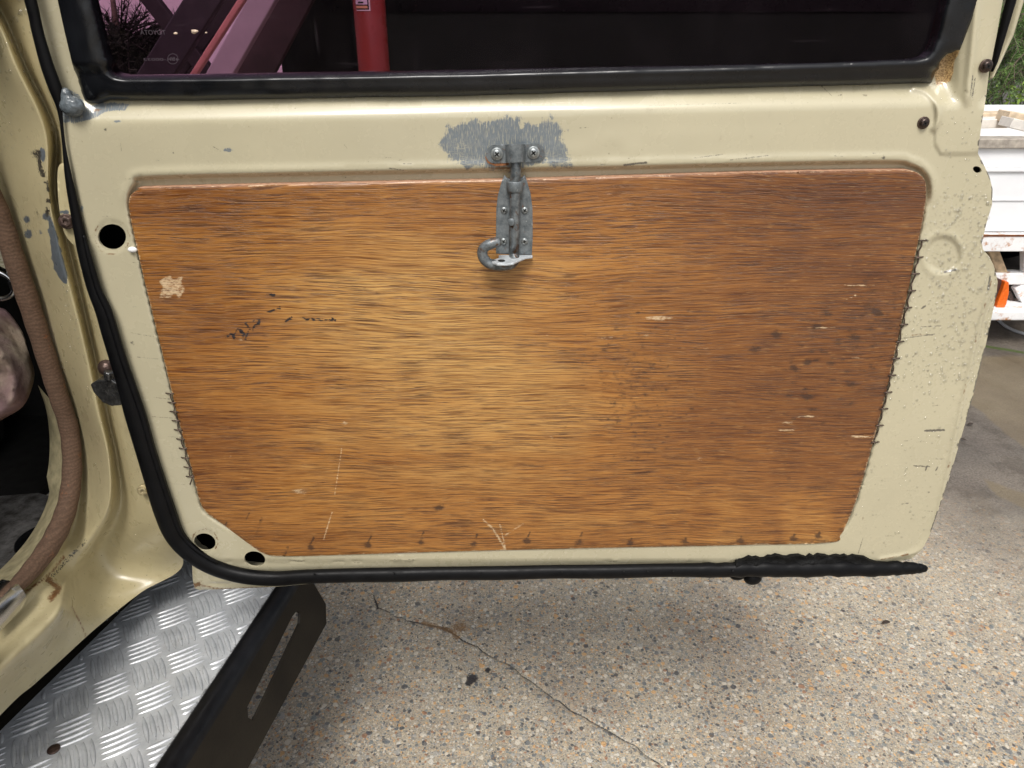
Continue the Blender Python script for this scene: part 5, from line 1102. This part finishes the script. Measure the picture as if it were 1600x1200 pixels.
# lime shrub
sh = empty('shrub', 'small lime green shrub behind the trailer at the right edge', 'shrub', (3.55, 4.75, 0))
lf = MB(); cs = pY(1592, 168, 4.75)
st_ = MB(); 
for q in range(9): e = cs + Vector((rd.uniform(-.2, .25), rd.uniform(-.2, .2), rd.uniform(-.25, .05))); st_.tube([(cs.x + rd.uniform(-.03, .03), cs.y, 0), (cs.x * .5 + e.x * .5, e.y, e.z * .6), e], [.01, .007, .003], 6)
st_.build('stems', BARK, sh)
for q in range(2600):
    p = cs + Vector((rd.gauss(.06, .13), rd.gauss(0, .12), rd.gauss(-.18, .13))); a = Vector((rd.uniform(-1, 1), rd.uniform(-1, 1), rd.uniform(-.3, 1))).normalized() * .018; b_ = a.cross(Vector((rd.random(), rd.random(), rd.random()))).normalized() * .007
    lf.add([p - a, p + b_, p + a, p - b_], [(0, 1, 2, 3)], False)
lf.build('leaves', needles_mat('lime_leaves', (.18, .30, .04), (.38, .50, .10)), sh, fix=False)
sh.location = (cs.x, cs.y, 0)
for ch_ in sh.children: ch_.location = -sh.location
wm = M('grey_brown_fence'); wvv = wm.t.nodes.new('ShaderNodeTexWave'); wvv.bands_direction = 'X'; wm.set(wvv, 'Vector', wm.co); wm.set(wvv, 'Scale', 3.2); wm.set(wvv, 'Distortion', .3)
wm.pr(col=wm.mix(wm.mr(wvv.outputs[1], .0, .12), (.05, .045, .045), wm.mix(wm.noise(4, 5, .7), (.17, .15, .155), (.29, .26, .27))), rough=.85)
fe = MB(); x0 = 2.6
for i in range(60): fe.box(x0 + i * .15, x0 + i * .15 + .142, 7.6 + .01 * (i % 2), 7.625 + .01 * (i % 2), 0, 1.9)
fo_ = fe.build('paling_fence', wm.m, None, fix=False); tag(fo_, 'grey paling fence far behind the conifer at the right', 'fence'); setloc(fo_, (7, 7.6, 0))
print('background ok')

# ------------------------------------------------------------------ what shows through the tinted window
def prism(name, px, Y_, th, mat, parent=None, bevel=.003):
    q = MB(); a = [pY(u, v, Y_) for u, v in px]; n = len(a)
    q.add(a + [p + Vector((0, th, 0)) for p in a], [tuple(range(n)), tuple(range(2 * n - 1, n - 1, -1))] + [(i, i + n, (i + 1) % n + n, (i + 1) % n) for i in range(n)], False)
    return q.build(name, mat, parent, bevel=bevel)
ww = M('white_weatherboard'); ww.pr(col=ww.mix(ww.mr(ww.noise(5, 4), .3, .7), (.70, .62, .68), (.82, .76, .80)), rough=.6)
wl_ = MB(); 
for i in range(14): zz = i * .17; wl_.obox((-1.25, 4.5, zz + .085), (2.35, 0, 0), (0, .012, 0), (0, -.008, .087))
wo_ = wl_.build('weatherboard_wall', ww.m, None, fix=False); tag(wo_, 'pale weatherboard wall seen pinkish through the left end of the tinted window', 'wall'); setloc(wo_, (-1.25, 4.5, 0))
# black box trailer / van side added to keep the rest of the window dark
backdrop = empty('dark_backdrop', 'black van with wheels, added behind the door to keep most of the tinted window dark', 'backdrop', (.55, 2.6, 0))
VB = simple('backdrop_black', (.005, .006, .006), .6, 0, .3, 8, spec=.0); YV = 2.2; xa, xb = pY(425, 60, YV).x, pY(1505, 60, YV).x
q = MB(); q.box(xa, xb, YV, YV + 1.3, .35, 1.95); q.build('body', VB, backdrop, bevel=.06)
q = MB(); q.box(xa + .15, xb - .15, YV - .004, YV + .01, 1.30, 1.75); q.build('side_window', simple('black_glass', (.004, .004, .005), .08, spec=.15), backdrop)
for wx_ in (xa + .35, xb - .35):
    q = MB(); disc_mesh(q, (wx_, YV - .02, .30), (0, 1, 0), [(.18, 0), (.27, 0), (.30, .03), (.30, .17), (.27, .2)], 32); wv_ = q.build('wheel', RUBBER, backdrop); q = MB(); disc_mesh(q, (wx_, YV - .03, .30), (0, 1, 0), [(.03, 0), (.15, .03), (.18, .0), (.18, .1)], 24); q.build('wheel_rim', STEEL, wv_)
# red post with a warning sticker
post = empty('red_post', 'round red steel post with a small sticker, seen through the tinted window', 'post', tuple(pY(581, 100, 1.9)[:2]) + (0,))
pc_ = pY(581, 60, 1.9); rad = (pY(605.5, 60, 1.9) - pc_).length
q = MB(); q.tube([(pc_.x, 1.9, 0), (pc_.x, 1.9, 2.1)], rad, 32); q.tube([(pc_.x, 1.9, 2.1), (pc_.x, 1.9, 2.12)], [rad * 1.05, rad * .7], 32); q.build('shaft', simple('red_enamel', (.24, .032, .024), .3, 0, .12, 20), post)
q = MB(); disc_mesh(q, (pc_.x, 1.9, 0), (0, 0, 1), [(rad * 2.4, 0), (rad * 2.4, .012), (rad, .012)], 32); q.build('base_flange', RUST, post)
def wrap(u0, u1, v0, v1, off, mat, name, parent):
    q = MB(); vs = []; n = 10
    for k in range(n + 1):
        u = u0 + (u1 - u0) * k / n; dx = pY(u, 30, 1.9 - rad).x - pc_.x; dx = max(-rad * .97, min(rad * .97, dx)); rr = rad + off; yy = 1.9 - math.sqrt(rr * rr - dx * dx)
        for v in (v0, v1): vs.append((pc_.x + dx, yy, pY(u, v, 1.9 - rad).z))
    q.add(vs, [(2 * k, 2 * k + 1, 2 * k + 3, 2 * k + 2) for k in range(n)]); return q.build(name, mat, parent, fix=False)
stk = wrap(557, 580, -30, 17, .0006, simple('sticker_white', (.8, .74, .72), .5), 'sticker', post)
wrap(557, 578, -30, 15, .0010, bpy.data.materials['void_black'], 'sticker_border', stk); wrap(557, 576, -30, 7, .0014, simple('sticker_lilac', (.75, .68, .78), .5), 'sticker_panel', stk); wrap(557, 576, 9, 13, .0014, simple('sticker_orange', (.72, .42, .22), .5), 'sticker_stripe', stk)
wrap(561, 570, 2.6, 5.2, .0018, bpy.data.materials['void_black'], 'sticker_lettering', stk)
# boards and bars leaning behind the glass
PB = simple('pale_board', (.44, .40, .43), .5, 0, .1, 12); DB = simple('dark_board', (.02, .016, .018), .6); GB_ = simple('grey_board', (.035, .032, .036), .5); RB = simple('salmon_rail', (.62, .30, .26), .4)
def leaner(name, u0, v0, u1, v1, wpx, Y_, mat, label, cat, th=.03):
    A = pY(u0, v0, Y_); B = pY(u1, v1, Y_); d = (B - A).normalized(); top = A - d * .35; L = (A.z) / abs(d.z) if abs(d.z) > .2 else 1.2
    bot = A + d * L * (1 if d.z < 0 else -1); c = (top + bot) / 2; hd = (bot - top) / 2; w = (pY(u0 + wpx / 2, v0, Y_) - A).length * abs(d.z)
    s = hd.cross(Vector((0, 1, 0))).normalized() * w; q = MB(); q.obox(c, hd, s, Vector((0, th / 2, 0))); o = q.build(name, mat, None, bevel=.004); tag(o, label, cat, 'boards and rails leaning behind the window'); setloc(o, bot); return o
leaner('leaning_board', 236, 0, 292, 72, 30, 2.3, DB, 'dark board leaning down to the right, seen through the left end of the window', 'board')
leaner('leaning_board', 326, -10, 246, 116, 62, 1.9, GB_, 'broad charcoal board leaning down to the left, behind the small glass marking', 'board')
leaner('leaning_rail', 384, -8, 304, 116, 13, 1.75, RB, 'thin salmon pink rail leaning down to the left, seen through the window', 'rail', .02)
leaner('leaning_board', 428, -30, 342, 122, 46, 1.85, PB, 'pale lilac board leaning beside the salmon rail, seen through the window', 'board')
leaner('leaning_board', 366, -8, 330, 40, 40, 2.35, DB, 'dark board leaning behind the salmon rail, seen through the window', 'board')
leaner('leaning_board', 470, -30, 372, 160, 74, 2.05, simple('mottled_brown_board', (.07, .05, .05), .6, 0, .5, 14), 'mottled brown board leaning right of the pale lilac board', 'board')
# dark fir sapling against the wall
sap = empty('fir_sapling', 'small dark fir before the pale wall at the left end of the window', 'tree', (0, 0, 0))
sb = pY(186, 88, 2.6); sap.location = (sb.x, 2.6, 0)
q = MB(); q.tube([(sb.x, 2.6, 0), (sb.x, 2.6, sb.z - .02), (pY(178, -40, 2.6).x, 2.6, sb.z + .35)], [.02, .012, .004], 8); q.build('trunk', BARK, sap)
tips = []
for zc in np.arange(.5, sb.z + .03, .045):
    for k in range(5): a = rd.uniform(0, 6.3); L = (.40 - .36 * (zc - .5) / (sb.z - .46)) * rd.uniform(.7, 1.1); s_ = Vector((sb.x, 2.6, zc - .05)); tips.append((s_, s_ + Vector((math.cos(a) * L, math.sin(a) * L, rd.uniform(-.02, .08)))))
BARK0 = BARK; BARK = simple('dark_bark', (.012, .010, .008), .9); conifer(tips, None, rd, 0, needles_mat('dark_needles', (.006, .012, .005), (.02, .035, .012)), sap, .04); BARK = BARK0
print('done')
